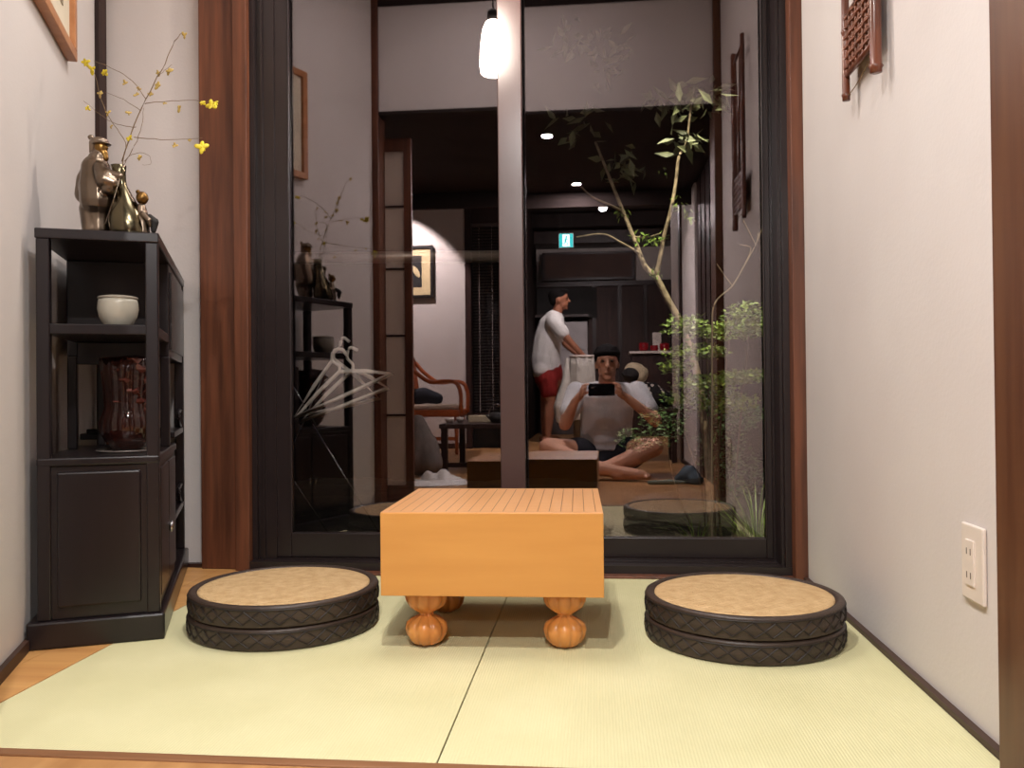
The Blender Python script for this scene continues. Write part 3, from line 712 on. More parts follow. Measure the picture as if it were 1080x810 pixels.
# ================================================================== MAIN ROOM BEHIND THE CAMERA (seen reflected)
ZR = 2.62
bx('ceiling_main_room', beam_wood, (-3.2, 2.4, -5.6, 1.12, ZR, ZR+.05), st=True)
for k, y in enumerate((.6, -.5, -1.6, -2.7, -3.8, -4.8)):
    bx('trim_ceiling_beam', beam_wood, (-3.2, 2.4, y-.06, y+.06, ZR-.16, ZR), st=True)
bx('wall_main_left', plaster_room, (-3.3, -3.2, -5.6, 1.2, 0, ZR), st=True)
bx('wall_main_front_left', plaster_room, (-3.2, -1.09, 1.10, 1.19, 0, ZR), st=True)
bx('wall_main_front_right', plaster_room, (.70, 2.4, 1.10, 1.19, 0, ZR), st=True)
bx('wall_main_back', plaster_room, (-.8, 2.4, -5.6, -5.5, 0, ZR), st=True)
bx('wall_main_right', plaster_room, (2.4, 2.5, -5.6, 1.2, 0, ZR), st=True)
# alcove wall with picture, ending left of the man
bx('wall_alcove', plaster_room, (-3.2, -1.19, -2.8, -2.7, 0, ZR), st=True)
bx('wall_alcove_side', beam_wood, (-.82, -.72, -5.5, -2.70, 0, ZR), st=True)
bx('baseboard_alcove', base_wood, (-3.2, -1.19, -2.70, -2.685, 0, .05), st=True)
b = B()
for d in ((-1.19, -1.135, -2.78, -2.68, 0, ZR), (-.875, -.82, -2.78, -2.68, 0, ZR), (-1.135, -.875, -2.78, -2.70, .25, .33), (-1.135, -.875, -2.78, -2.70, 2.1, ZR)): box(b, *d)
struct('window_4', b, dark_wood)
vb_ = thing('venetian_blind', 'dark venetian blind in the window right of the framed picture', 'blind', (-1.0, -2.72, .33))
b = B()
for k in range(62):
    z = .36+k*.028; box(b, -1.13, -.88, -.010, .010, -.0007, .0007, Matrix.Translation((0, -2.73, z)) @ Matrix.Rotation(.7, 4, 'X'))
link('slats', b, mat('blind_slat', (74, 68, 68), .4), vb_)
b = B(); box(b, -1.13, -.88, -2.75, -2.71, 2.07, 2.10); link('head_rail', b, mat('blind_rail', (92, 86, 84), .4), vb_)
for x in (-1.06, -.94):
    b = B(); tube(b, [(x, -2.712, .34), (x, -2.712, 2.08)], .0012, 5); link('ladder_cord', b, white_plastic, vb_)
bx('wall_behind_blind', art_dark, (-1.14, -.87, -2.86, -2.80, 0, ZR), st=True)
# framed picture on alcove wall
A, C_ = mp(405, 262, -2.69), mp(459, 315, -2.69)
pf = thing('framed_picture', 'black framed picture with pale gold mount on the spotlit white wall', 'picture', (A.x, -2.69, C_.z))
b = B(); t = .025
for d in ((A.x, C_.x, A.z-t, A.z), (A.x, C_.x, C_.z, C_.z+t), (A.x, A.x+t, C_.z+t, A.z-t), (C_.x-t, C_.x, C_.z+t, A.z-t)): box(b, d[0], d[1], -2.699, -2.665, d[2], d[3])
link('frame', b, black_frame, pf)
b = B(); box(b, A.x+t, C_.x-t, -2.699, -2.68, C_.z+t, A.z-t); link('mount', b, gilt, pf)
b = B(); box(b, A.x+.11, C_.x-.11, -2.68, -2.678, C_.z+.10, A.z-.09); s_ = link('picture_sheet', b, art_dark, pf)
b = B(); mc = V(((C_.x-.16), -2.676, (A.z+C_.z)/2)); ball(b, mc, (.025, .003, .06), 12, Matrix.Rotation(-.5, 4, 'Y')); link('painted_leaf', b, gilt, s_, smooth=True)
# shoji door panel folded at the left of the opening
X0, X1 = -1.088, -.862
sj = thing('shoji_door', 'tall narrow dark framed paper door standing at the left of the opening', 'door', (X0, 1.07, 0))
b = B()
for d in ((X0, X0+.042, .0, 1.75), (X1-.036, X1, .0, 1.75), (X0+.042, X1-.036, 0, .09), (X0+.042, X1-.036, 1.69, 1.75)): box(b, d[0], d[1], 1.05, 1.08, d[2], d[3])
link('door_frame', b, post_wood, sj, bevel=.002)
b = B()
for z in (.42, .80, 1.12, 1.42): box(b, X0+.042, X1-.036, 1.058, 1.072, z, z+.010)
link('muntins', b, dark_wood, sj)
b = B(); box(b, X0+.042, X1-.036, 1.062, 1.066, .09, 1.69); link('paper_sheet', b, paper, sj)
# right side of the main room
bx('wall_main_side', plaster, (.64, .80, -1.05, -.28, 0, ZR), st=True)
bx('trim_side_post', dark_wood, (.625, .80, -1.17, -1.05, 0, ZR), st=True)
bx('wall_main_side_far', plaster_room, (.64, .80, -1.9, -1.17, 0, ZR), st=True)
b = B(); box(b, .655, .70, -.28, 1.07, 0, ZR)
struct('wall_side_boarded', b, dark_wood)
for k in range(6): bx('trim_board_joint', black_frame, (.650, .656, -.28+.2+k*.2, -.28+.206+k*.2, 0, ZR), st=True)
bx('baseboard_side', dark_wood, (.628, .64, -1.05, -.28, 0, .03), st=True)
# back wall dressing
bx('wall_back_panelling', mat('brown_panelling', (74, 50, 42), .6, c2=(52, 34, 30), nscale=4, stretch=(9, 9, .5)), (-.72, 2.4, -5.5, -5.46, 0, 1.87), st=True)
bx('trim_back_rail', dark_wood, (-.72, 2.4, -5.46, -5.42, 1.84, 1.90), st=True)
bx('wall_back_soffit', dark_wood, (-.72, 2.4, -5.5, -5.1, 2.33, ZR), st=True)
for k, x in enumerate((-.02, .30, .62, .94)): bx('trim_panel_post', dark_wood, (x, x+.05, -5.46, -5.41, 0, 1.84), st=True)
A, C_ = mp(573, 268, -5.35), mp(668, 292, -5.35)
sg = thing('wooden_sign_board', 'long brown wooden board mounted high on the back wall band', 'sign board', (A.x, -5.4, C_.z))
b = B(); box(b, A.x, C_.x, -5.42, -5.38, C_.z, A.z); link('board', b, signwood, sg, bevel=.01)
b = B(); 
for d in ((A.x-.02, C_.x+.02, A.z-.01, A.z+.02), (A.x-.02, C_.x+.02, C_.z-.02, C_.z+.01), (A.x-.02, A.x+.02, C_.z, A.z), (C_.x-.02, C_.x+.02, C_.z, A.z)): box(b, d[0], d[1], -5.42, -5.365, d[2], d[3])
link('board_frame', b, dark_wood, sg)
for x in (A.x+.1, C_.x-.1): bx('sign_bracket', dark_wood, (x-.015, x+.015, -5.5, -5.42, C_.z+.08, C_.z+.12), sg)
# white cabinet in front of the back wall
A, C_ = mp(560, 340, -5.0), mp(620, 392, -5.0)
wc = thing('white_cabinet', 'white upright cabinet against the dark back wall behind standing person', 'cabinet', (A.x, -5.2, 0))
A.x = -.66
b = B(); box(b, A.x, C_.x, -5.4, -5.0, .7, A.z); link('cabinet_body', b, mat('white_panel', (196, 190, 190), .6), wc, bevel=.005)
b = B(); box(b, A.x, C_.x, -5.4, -5.02, 0, .7); link('cabinet_base', b, mat('grey_panel', (86, 76, 74), .6), wc, bevel=.005)
b = B(); box(b, A.x+.02, C_.x-.02, -5.001, -4.99, 1.02, 1.03); link('door_gap', b, mat('grey_gap', (150, 144, 144), .6), wc)
bx('trim_dark_hatch', art_dark, (A.x-.05, C_.x+.12, -5.46, -5.40, A.z+.08, 1.82), st=True)
b = B(); box(b, A.x-.05, C_.x+.02, -5.35, -5.0, A.z+.06, A.z+.09)
tag(link('wall_shelf', b, dark_wood), 'thin dark shelf above the white cabinet at the back', 'shelf')
bx('trim_hatch_support', dark_wood, (A.x-.05, C_.x+.02, -5.46, -5.35, A.z+.05, A.z+.09), st=True)
# counter with red boxes
cz = mp(690, 370, -4.5).z
ct = thing('serving_counter', 'dark counter with pale top at the far right of the room', 'counter', (.9, -4.5, 0))
x0 = mp(664, 370, -4.5).x
b = B(); box(b, x0+.03, 2.3, -4.9, -4.55, 0, cz-.03); link('counter_body', b, dark_wood, ct)
b = B(); box(b, x0, 2.32, -4.95, -4.5, cz-.03, cz); link('counter_top', b, white_plastic, ct, bevel=.004)
for i, (px, w, h_) in enumerate(((679, .09, .10), (690, .075, .07), (701, .09, .09))):
    p = mp(px, 370, -4.65)
    b = B(); lathe(b, [(0, 0), (w*.5, 0), (w*.62, h_*.4), (w*.6, h_), (w*.5, h_), (0, h_*.8)], 24, V((p.x, -4.65, cz)))
    tag(link('red_bowl', b, redstuff, smooth=True), ('leftmost red lacquer bowl on the pale counter top', 'middle red lacquer bowl on the pale counter top, lowest', 'rightmost red lacquer bowl on the pale counter top')[i], 'bowl')
p = mp(693, 353, -4.75); b = B(); box(b, p.x-.05, p.x+.05, -4.8, -4.785, cz, p.z+.03)
tag(link('price_card', b, white_plastic), 'small pale card standing behind the red bowls', 'card')
# exit sign
A, C_ = mp(589, 246, -4.0), mp(605, 261, -4.0)
ex = thing('exit_sign', 'small glowing green and white exit sign hanging from the dark ceiling', 'sign', ((A.x+C_.x)/2, -4.0, C_.z))
b = B(); box(b, A.x, C_.x, -4.03, -4.0, C_.z, A.z); link('sign_box', b, white_plastic, ex, bevel=.004)
g_ = mat('exit_green', (30, 176, 176), .5, emit=2.6); w_ = mat('exit_white', (225, 255, 250), .5, emit=3.2)
sw_, sh_ = C_.x-A.x, A.z-C_.z; mx_ = (A.x+C_.x)/2
b = B(); box(b, A.x+.006, C_.x-.006, -4.0, -3.998, C_.z+.006, A.z-.006); fcg = link('green_face', b, g_, ex)
b = B(); box(b, mx_-sw_*.24, mx_+sw_*.24, -3.998, -3.997, C_.z+.014, A.z-.014); link('white_doorway', b, w_, fcg)
b = B(); ball(b, (mx_+.005, -3.996, A.z-sh_*.25), (.011, .002, .011), 10)
tube(b, [(mx_, -3.996, A.z-sh_*.33), (mx_-.008, -3.996, A.z-sh_*.58)], .008, 6); tube(b, [(mx_-.008, -3.996, A.z-sh_*.58), (mx_+.016, -3.996, A.z-sh_*.70), (mx_+.010, -3.996, A.z-sh_*.86)], .005, 6)
tube(b, [(mx_-.008, -3.996, A.z-sh_*.58), (mx_-.022, -3.996, A.z-sh_*.72), (mx_-.034, -3.996, A.z-sh_*.74)], .005, 6); tube(b, [(mx_-.022, -3.996, A.z-sh_*.48), (mx_, -3.996, A.z-sh_*.38), (mx_+.022, -3.996, A.z-sh_*.48)], .004, 6)
link('running_figure', b, g_, fcg)
for dx in (-.06, .06):
    b = B(); tube(b, [(mx_+dx, -4.015, A.z-.002), (mx_+dx, -4.015, ZR)], .004, 6); link('hanger_rod', b, art_dark, ex)
# downlights
dlm = mat('downlight_lens', (255, 244, 226), .4, emit=14)
dls = [(577, 142, 'nearer round ceiling downlight over the main room'), (608, 193, 'farther round ceiling downlight over the main room')]
DL = []
for px, py, lb in dls:
    d = at(px, py, 1)-CAMO; t_ = (ZS-H)/d.z; yy = 2*D-d.y*t_; p = V((d.x*t_, yy, ZS))
    o = thing('downlight', lb, 'ceiling light', p); DL.append(p)
    b = B(); lathe(b, [(0, -.003), (.028, -.002), (.030, 0), (0, 0)], 28, p); link('lens', b, dlm, o, smooth=True)
    b = B(); lathe(b, [(.030, 0), (.031, -.004), (.042, -.004), (.045, 0), (.030, 0)], 28, p); link('housing', b, art_dark, o, smooth=False)
# wooden armchair
chy = -1.95
ac = thing('wooden_armchair', 'orange-brown curved wooden armchair with pale seat by the spotlit wall', 'armchair', (mp(465, 440, chy).x, chy, 0))
def c_(px, py, dy=0): return mp(px, py, chy+dy)
b = B(); p1 = c_(432, 436); p2 = c_(487, 436); box(b, p1.x, p2.x, chy-.42, chy, p1.z-.03, p1.z+.03); link('seat', b, orange_wood, ac, bevel=.015)
b = B(); box(b, p1.x+.02, p2.x-.03, chy-.40, chy-.03, p1.z+.03, p1.z+.075); link('seat_cushion', b, mat('pale_seat_pad', (196, 176, 156), .9), ac, bevel=.02, seg=3)
for dy in (-.02, -.40):
    b = B(); tube(b, bez([c_(428, 380, 0)+V((0, dy, 0)), c_(440, 393)+V((0, dy, 0)), c_(455, 403)+V((0, dy, 0)), c_(470, 402)+V((0, dy, 0)), c_(482, 404)+V((0, dy, 0)), c_(487, 415)+V((0, dy, 0)), c_(487, 436)+V((0, dy, 0))], 5), .018, 10); link('armrest', b, orange_wood, ac, smooth=True)
b = B(); A = c_(428, 380); 
for k in range(7):
    yy = chy-.02-.38*k/6; tube(b, [V((A.x, yy, A.z+.04*sin(pi*k/6))), V((p1.x+.03, yy, p1.z))], .012, 8)
tube(b, bez([V((A.x, chy-.02, A.z)), V((A.x, chy-.2, A.z+.06)), V((A.x, chy-.4, A.z))], 5), .02, 8); link('backrest', b, orange_wood, ac, smooth=True)
for x in (p1.x+.03, p2.x-.04):
    for dy in (-.04, -.38):
        b = B(); tube(b, [(x, chy+dy, 0), (x, chy+dy, p1.z-.02)], [.014, .02], 8); link('leg', b, orange_wood, ac, smooth=True)
b = B(); box(b, p1.x+.03, p2.x-.04, chy-.055, chy-.035, .12, .15); link('stretcher', b, orange_wood, ac)
b = B(); bc = c_(449, 424, -.2); limb(b, [bc+V((-.12, 0, .0)), bc+V((0, 0, .03)), bc+V((.12, 0, 0))], [.08, .07, .05])
for v in b.verts: v.co.z += .03
bc.z = p1.z+.075; 
b2 = tag(link('dark_jacket', b, navy, remesh=.012, sm=3), 'dark jacket heaped on the armchair seat', 'jacket')
# low dark table
ty = -.36
tb = thing('low_table', 'low dark wooden table in front of the armchair, small things on it', 'table', (mp(500, 447, ty).x, ty, 0))
A = mp(465, 447, ty); X1_ = A.x+.50
b = B(); box(b, A.x, X1_, ty-.85, ty, A.z-.03, A.z); link('tabletop', b, dark_wood, tb, bevel=.004)
for x in (A.x+.01, X1_-.05):
    for y in (ty-.06, ty-.80):
        b = B(); box(b, x, x+.04, y, y+.04, 0, A.z-.03); link('leg', b, dark_wood, tb)
b = B(); box(b, A.x+.02, X1_-.02, ty-.05, ty-.025, .04, .07); link('stretcher', b, dark_wood, tb)
tz = A.z
for i, (px, dy, r, hh) in enumerate(((476, -.2, .03, .035), (487, -.3, .024, .035))):
    p = mp(px, 447, ty+dy); b = B(); lathe(b, [(0, 0), (r*.6, 0), (r, hh*.6), (r*1.02, hh), (r*.9, hh), (r*.8, hh*.5), (0, hh*.3)], 24, V((p.x, ty+dy, tz)))
    tag(link('white_cup', b, white_plastic, smooth=True), ('larger white cup near the left end of the low table', 'smaller white cup right of the larger one on low table')[i], 'cup')
p = mp(510, 447, ty-.35); b = B(); box(b, p.x-.09, p.x+.06, ty-.45, ty-.3, tz, tz+.045); tag(link('pale_box', b, beige, bevel=.004), 'flat pale box lying on the low table beside teapot', 'box')
p = mp(530, 440, ty-.2); tp = thing('teapot', 'dark iron teapot with arched handle on right end of low table', 'teapot', (p.x-.03, ty-.2, tz))
cc = V((p.x-.03, ty-.2, tz))
b = B(); lathe(b, [(0, 0), (.035, 0), (.052, .02), (.055, .04), (.045, .06), (.02, .07), (0, .072)], 28, cc); link('pot_body', b, mat('cast_iron', (42, 40, 40), .5), tp, smooth=True)
b = B(); tube(b, bez([cc+V((-.05, 0, .045)), cc+V((-.045, 0, .09)), cc+V((0, 0, .125)), cc+V((.045, 0, .09)), cc+V((.05, 0, .045))], 6), .004, 8); link('handle', b, chrome, tp, smooth=True)
b = B(); tube(b, [cc+V((-.045, 0, .03)), cc+V((-.075, 0, .055))], [.01, .006], 8); link('spout', b, MATS['cast_iron'], tp, smooth=True)
# grey bag leaning left of the table
b = B(); A = mp(450, 484, -.15); limb(b, [V((A.x-.05, -.25, .10)), V((A.x-.04, -.27, .22)), V((A.x-.07, -.30, .34))], [.10, .085, .05]); limb(b, [V((A.x+.03, -.2, .08)), V((A.x+.0, -.25, .2))], [.08, .07])
tag(link('cloth_bag', b, greycloth, remesh=.01, sm=4), 'soft grey cloth bag slumped on the floor left of low table', 'bag')
# crumpled white cloth on the floor
b = B(); random.seed(4); n = 20; c0 = V((-.92, .20, 0)); G = []
for i in range(n+1):
    row = []
    for j in range(n+1):
        x, y = i/n-.5, j/n-.5
        z = .004+.035*abs(sin(x*9+y*4)*cos(y*7-x*3))*(1-2*max(abs(x), abs(y)))*2.0+.05*math.exp(-((x-.1)**2+(y+.1)**2)*20)
        row.append(b.verts.new(c0+V((x*.34+.03*sin(y*8), y*.30+.03*cos(x*7), z))))
    G.append(row)
for i in range(n):
    for j in range(n): b.faces.new((G[i][j], G[i+1][j], G[i+1][j+1], G[i][j+1]))
tag(link('white_cloth', b, shirt_w, smooth=True, solid=.003), 'crumpled white cloth on the floor behind the go board reflection', 'cloth')
# blue-grey cloth and slipper by the photographer
b = B(); limb(b, [(.47, .22, .02), (.53, .25, .05), (.60, .22, .015)], [.025, .055, .02]); limb(b, [(.50, .16, .02), (.56, .30, .025)], [.03, .04])
tag(link('blue_cloth', b, bluecloth, remesh=.008, sm=3), 'bunched blue-grey cloth on the floor right of the sitting person', 'cloth')
b = B(); limb(b, [(.30, .32, .012), (.42, .30, .014), (.50, .30, .010)], [.012, .014, .010]); tag(link('folded_towel', b, mat('pale_green_towel', (150, 162, 148), .95), remesh=.006, sm=3), 'flat pale green towel lying beside the blue-grey cloth', 'towel')
# chair with cap and patterned bag behind the photographer
A = mp(692, 430, -1.1)
dc = thing('dark_stool', 'dark wooden stool holding the patterned bag behind sitting person', 'stool', (A.x, -1.2, 0))
sz = .40; sx0, sx1 = .24, .60
b = B(); box(b, sx0, sx1, -1.38, -1.04, sz-.035, sz); link('seat', b, dark_wood, dc, bevel=.006)
for x in (sx0+.01, sx1-.045):
    for y in (-1.37, -1.085):
        b = B(); box(b, x, x+.035, y, y+.035, 0, sz-.035); link('leg', b, dark_wood, dc)
def patterned():
    m = mat('black_white_floral', (30, 28, 28), .9); nt = m.node_tree; bb = nt.nodes['Principled BSDF']
    vo = nt.nodes.new('ShaderNodeTexVoronoi'); vo.inputs['Scale'].default_value = 22; tc = nt.nodes.new('ShaderNodeTexCoord'); nt.links.new(tc.outputs['Object'], vo.inputs[0])
    g = nm(nt, 'LESS_THAN', vo.outputs['Distance'], .28); mx = nt.nodes.new('ShaderNodeMix'); mx.data_type = 'RGBA'
    nt.links.new(g, mx.inputs[0]); mx.inputs[6].default_value = lin((26, 24, 25)); mx.inputs[7].default_value = lin((214, 204, 190)); nt.links.new(mx.outputs[2], bb.inputs['Base Color']); return m
b = B(); limb(b, [V((.37, -1.2, sz+.08)), V((.47, -1.2, sz+.08)), V((.53, -1.2, sz+.062))], [.078, .076, .06]); limb(b, [V((.34, -1.2, sz+.14)), V((.44, -1.2, sz+.15))], [.05, .04])
tag(link('patterned_bag', b, patterned(), remesh=.01, sm=3), 'black bag with pale floral pattern on the dark stool', 'bag')
hc = mp(668, 398, -1.15)
cpz = sz+.205
ct_ = thing('cap', 'pale cap with dark lining resting on top of the patterned bag', 'hat', (hc.x+.04, -1.18, cpz))
cc = V((.335, -1.18, cpz))
b = B(); ball(b, (.305, -1.20, .672), (.085, .075, .066), 20, Matrix.Rotation(.35, 4, 'Y')); ball(b, (.345, -1.185, .640), (.050, .06, .070), 14, Matrix.Rotation(.5, 4, 'Y')); link('crown', b, beige, ct_, remesh=.008, sm=2)
b = B(); ball(b, (.272, -1.165, .648), (.066, .070, .056), 18); link('dark_lining', b, art_dark, ct_, smooth=True)
b = B(); limb(b, [(.205, -1.12, .655), (.235, -1.10, .640), (.275, -1.095, .632)], [.008, .011, .008]); link('brim', b, art_dark, ct_, smooth=True)
# bin with white liner
A = mp(604, 376, -3.2); C_ = mp(626, 376, -3.2)
bn = thing('lined_waste_bin', 'tall bin with translucent white bag liner draped over its rim', 'bin', ((A.x+C_.x)/2, -3.25, 0))
cc = V(((A.x+C_.x)/2-.01, -3.25, 0)); R_ = (C_.x-A.x)/2+.01; zh = A.z
b = B(); lathe(b, [(0, 0), (R_*.8, 0), (R_, zh-.01), (R_*.96, zh-.01), (R_*.76, .02), (0, .02)], 28, cc); link('bin_body', b, mat('grey_bin', (120, 116, 104), .5), bn, smooth=True)
b = B(); tube(b, [cc+V((cos(a)*R_*1.02, sin(a)*R_*1.02, zh)) for a in [2*pi*k/32 for k in range(32)]], .014, 8, closed=True); link('rim', b, white_plastic, bn, smooth=True)
b = B(); lathe(b, [(R_*1.04, zh), (R_*1.10, zh-.1), (R_*1.12, zh-.3), (R_*1.3, zh-.5), (R_*1.36, zh-.62), (R_*1.34, zh-.625), (R_*1.26, zh-.5), (R_*1.08, zh-.3), (R_*1.05, zh-.1), (R_*1.02, zh-.005)], 48, cc, lambda t, z: 1+.06*sin(t*9+z*4)+.04*sin(t*17))
link('bag_liner', b, bag_white, bn, smooth=True)
b = B(); x_ = mp(600, 376, -3.1); limb(b, [V((x_.x-.02, -3.15, zh-.03)), V((x_.x-.03, -3.12, zh-.25)), V((x_.x-.09, -3.1, zh-.50)), V((x_.x-.10, -3.1, zh-.62))], [.02, .045, .07, .04])
tag(link('white_cloth_bundle', b, bag_white, remesh=.012, sm=3), 'white cloth hanging beside the lined bin near standing person', 'cloth')

# ------------------------------------------------------------------ PEOPLE
def hand(b, wrist, palm, fingers, thumb, r=.0085):
    """one continuous palm with five separate chains"""
    w, p = V(wrist), V(palm)
    limb(b, [w, (w+p)/2, p], [.021, .024, .024])
    for ch, k in zip(fingers, (1, 1.05, 1, .85)):
        limb(b, ch, [r*1.08*k]+[r*k]*(len(ch)-2)+[r*.85*k], 8)
    limb(b, thumb, [r*1.3]+[r*1.1]*(len(thumb)-2)+[r*.95], 8)
# --- photographer, cross-legged, facing the window
pt = thing('person', 'person in pale grey t-shirt sitting cross-legged, holding up a phone', 'person', (.07, -.28, 0))
b = B()
chest = V((.075, -.275, .46))
limb(b, [(.07, -.31, .13), (.072, -.315, .25), (.075, -.29, .38), (.077, -.265, .48)], [.135, .118, .125, .11])
limb(b, [(.0, -.27, .50), (.15, -.27, .50)], [.085, .085])
limb(b, [(.077, -.24, .55), (.08, -.205, .62)], [.056, .052])
Lh = [V((-.115, -.255, .520)), V((-.185, -.13, .325)), V((-.118, -.055, .470))]
Rh = [V((.270, -.255, .520)), V((.372, -.12, .345)), V((.205, -.055, .480))]
for A in (Lh, Rh): limb(b, A, [.056, .040, .026])
limb(b, [(-.02, -.30, .10), (-.16, -.15, .15), (-.285, -.03, .185)], [.092, .082, .060])
limb(b, [(.16, -.30, .10), (.25, -.16, .15), (.355, -.05, .185)], [.092, .082, .060])
# lower legs crossing
limb(b, [(-.285, -.03, .185), (-.12, .07, .115), (.04, .12, .070), (.15, .14, .055)], [.058, .056, .042, .034])
limb(b, [(.15, .14, .052), (.20, .15, .045), (.26, .155, .038), (.305, .155, .030)], [.036, .036, .032, .020]); limb(b, [(.12, .14, .040), (.15, .14, .035)], [.034, .034])
for k in range(5): limb(b, [(.295, .135+.012*k, .034-.0015*k), (.322-.006*k, .132+.014*k, .026)], [.013, .009], 8)
limb(b, [(.355, -.05, .185), (.22, .02, .125), (.08, .06, .075), (-.03, .07, .055)], [.058, .056, .042, .034])
limb(b, [(-.03, .07, .05), (-.10, .085, .040), (-.16, .09, .028)], [.036, .032, .018])
# head
hc = V((.080, -.160, .700)); Rt = Matrix.Rotation(-.10, 4, 'X')
ball(b, hc+V((0, -.008, .022)), (.072, .088, .088), 18, Rt); ball(b, hc+V((0, .010, -.045)), (.056, .062, .062), 16, Rt)
limb(b, [hc+V((0, .078, .015)), hc+V((0, .096, -.020))], [.008, .014], 8)
ball(b, hc+V((0, .072, -.060)), (.022, .010, .007), 8); ball(b, hc+V((0, .055, -.092)), (.024, .020, .016), 8)
for s in (-1, 1):
    ball(b, hc+V((s*.070, -.010, -.010)), (.008, .015, .024), 8); ball(b, hc+V((s*.028, .074, .030)), (.020, .008, .006), 8)
# hands round the phone
hand(b, Lh[2], (-.085, -.035, .505), [
    [(-.082, -.020, .540), (-.072, .004, .560), (-.054, .012, .568), (-.036, .010, .572)],
    [(-.085, -.015, .522), (-.080, .012, .540), (-.062, .018, .546), (-.050, .010, .548)],
    [(-.086, -.015, .505), (-.082, .012, .520), (-.064, .018, .526), (-.052, .010, .528)],
    [(-.086, -.018, .490), (-.082, .008, .502), (-.066, .014, .507), (-.056, .009, .509)]],
    [(-.075, -.040, .510), (-.055, -.036, .520), (-.030, -.026, .522)])
hand(b, Rh[2], (.160, -.035, .510), [
    [(.158, -.020, .545), (.150, .004, .566), (.130, .012, .574), (.108, .010, .578)],
    [(.162, -.015, .525), (.158, .012, .545), (.140, .018, .552), (.126, .010, .554)],
    [(.164, -.015, .508), (.160, .012, .524), (.142, .018, .530), (.130, .010, .532)],
    [(.164, -.018, .492), (.160, .008, .504), (.146, .014, .510), (.136, .009, .512)]],
    [(.150, -.040, .512), (.130, -.036, .520), (.105, -.026, .524)])
link('body', b, skin, pt, remesh=.0048, sm=3)
for s in (-1, 1):
    b = B(); ball(b, hc+V((s*.028, .073, .012)), (.012, .009, .007), 10); link('eye', b, mat('eye_dark', (30, 22, 20), .3), pt, smooth=True)
b = B(); ball(b, hc+V((0, -.022, .040)), (.080, .092, .086), 20, Rt); ball(b, hc+V((0, -.05, .0)), (.074, .062, .075), 16)
for k in range(16):
    a = pi*(k+.5)/16; limb(b, [hc+V((cos(a)*.050, sin(a)*.04, .088)), hc+V((cos(a)*.070, sin(a)*.072, .062)), hc+V((cos(a)*.072, sin(a)*.080, .054+.008*(k % 3)))], [.022, .016, .007], 6)
link('hair', b, hair, pt, remesh=.005, sm=1)
b = B()
tube(b, bez([(.07, -.285, .135), (.07, -.295, .20), (.072, -.295, .29), (.075, -.280, .38), (.076, -.268, .46), (.077, -.258, .53), (.078, -.245, .580)], 3),
     [(.125, .150)]*3+[(.135, .168)]*3+[(.128, .165)]*3+[(.125, .172)]*3+[(.116, .180)]*3+[(.096, .150)]*3+[(.066, .078)], 20)
limb(b, [(-.03, -.262, .505), (.185, -.262, .505)], [.080, .080])
for A in (Lh, Rh):
    e = A[0].lerp(A[1], .62); limb(b, [A[0], A[0].lerp(A[1], .35), e], [.072, .067, .064])
link('t_shirt', b, shirt_g, pt, remesh=.007, sm=8)
b = B(); limb(b, [(-.02, -.29, .11), (-.11, -.19, .14)], [.112, .102]); limb(b, [(.16, -.29, .11), (.22, -.20, .14)], [.112, .102]); limb(b, [(.0, -.29, .12), (.14, -.29, .12)], [.12, .12]); limb(b, [(.07, -.20, .08), (.07, -.16, .06)], [.08, .06])
link('shorts', b, navy, pt, remesh=.008, sm=4)
# phone in his hands, its lens at the viewpoint
phm = Matrix.Translation((.042, -.012, .5375)) @ Matrix.Rotation(YAW*.5, 4, 'Z')
ph = thing('smartphone', 'black smartphone held sideways in both hands of the sitting person', 'phone', (.042, -.012, .5))
b = B(); box(b, -.080, .080, -.004, .004, -.038, .038, phm); link('phone_body', b, blackp, ph, bevel=.0035, seg=3)
b = B()
for dx in (-.047, -.058): lathe(b, [(0, 0), (.006, 0), (.006, .0015), (0, .0015)], 16, (0, 0, 0), None, phm @ Matrix.Translation((dx, .004, .015)) @ Matrix.Rotation(-pi/2, 4, 'X'))
link('camera_lens', b, chrome, ph, smooth=True)
# --- standing person in profile
Y0 = -3.55
def m_(px, py, dy=0): return mp(px, py, Y0+dy)
base = m_(578, 455); 
st = thing('person', 'person in white t-shirt and red shorts standing in profile, leaning over bin', 'person', (m_(580, 400).x, Y0, 0))
hipc = m_(578, 400); hx_ = hipc.x
b = B()
limb(b, [m_(579, 402), m_(577, 385), m_(578, 362), m_(581, 345), m_(584, 338)], [.135, .125, .13, .125, .10])
limb(b, [m_(584, 338, -.14), m_(584, 338, .14)], [.065, .065])
limb(b, [m_(586, 333), m_(589, 325)], [.055, .052])
hd = m_(590, 316)
ball(b, hd+V((-.006, 0, .02)), (.095, .075, .09), 18); ball(b, hd+V((.025, 0, -.045)), (.062, .055, .055), 14)
limb(b, [hd+V((.088, 0, .01)), hd+V((.104, 0, -.018))], [.008, .014], 8); ball(b, hd+V((.078, 0, -.058)), (.012, .022, .009), 8); ball(b, hd+V((.066, 0, -.09)), (.02, .022, .016), 8)
for s in (-1, 1): ball(b, hd+V((-.005, s*.074, -.005)), (.018, .010, .030), 8); ball(b, hd+V((.078, s*.028, .030)), (.010, .018, .006), 8)
armN = [m_(585, 341, .17), m_(598, 357, .20), m_(614, 374, .16)]; armF = [m_(585, 341, -.17), m_(597, 363, -.18), m_(612, 376, -.08)]
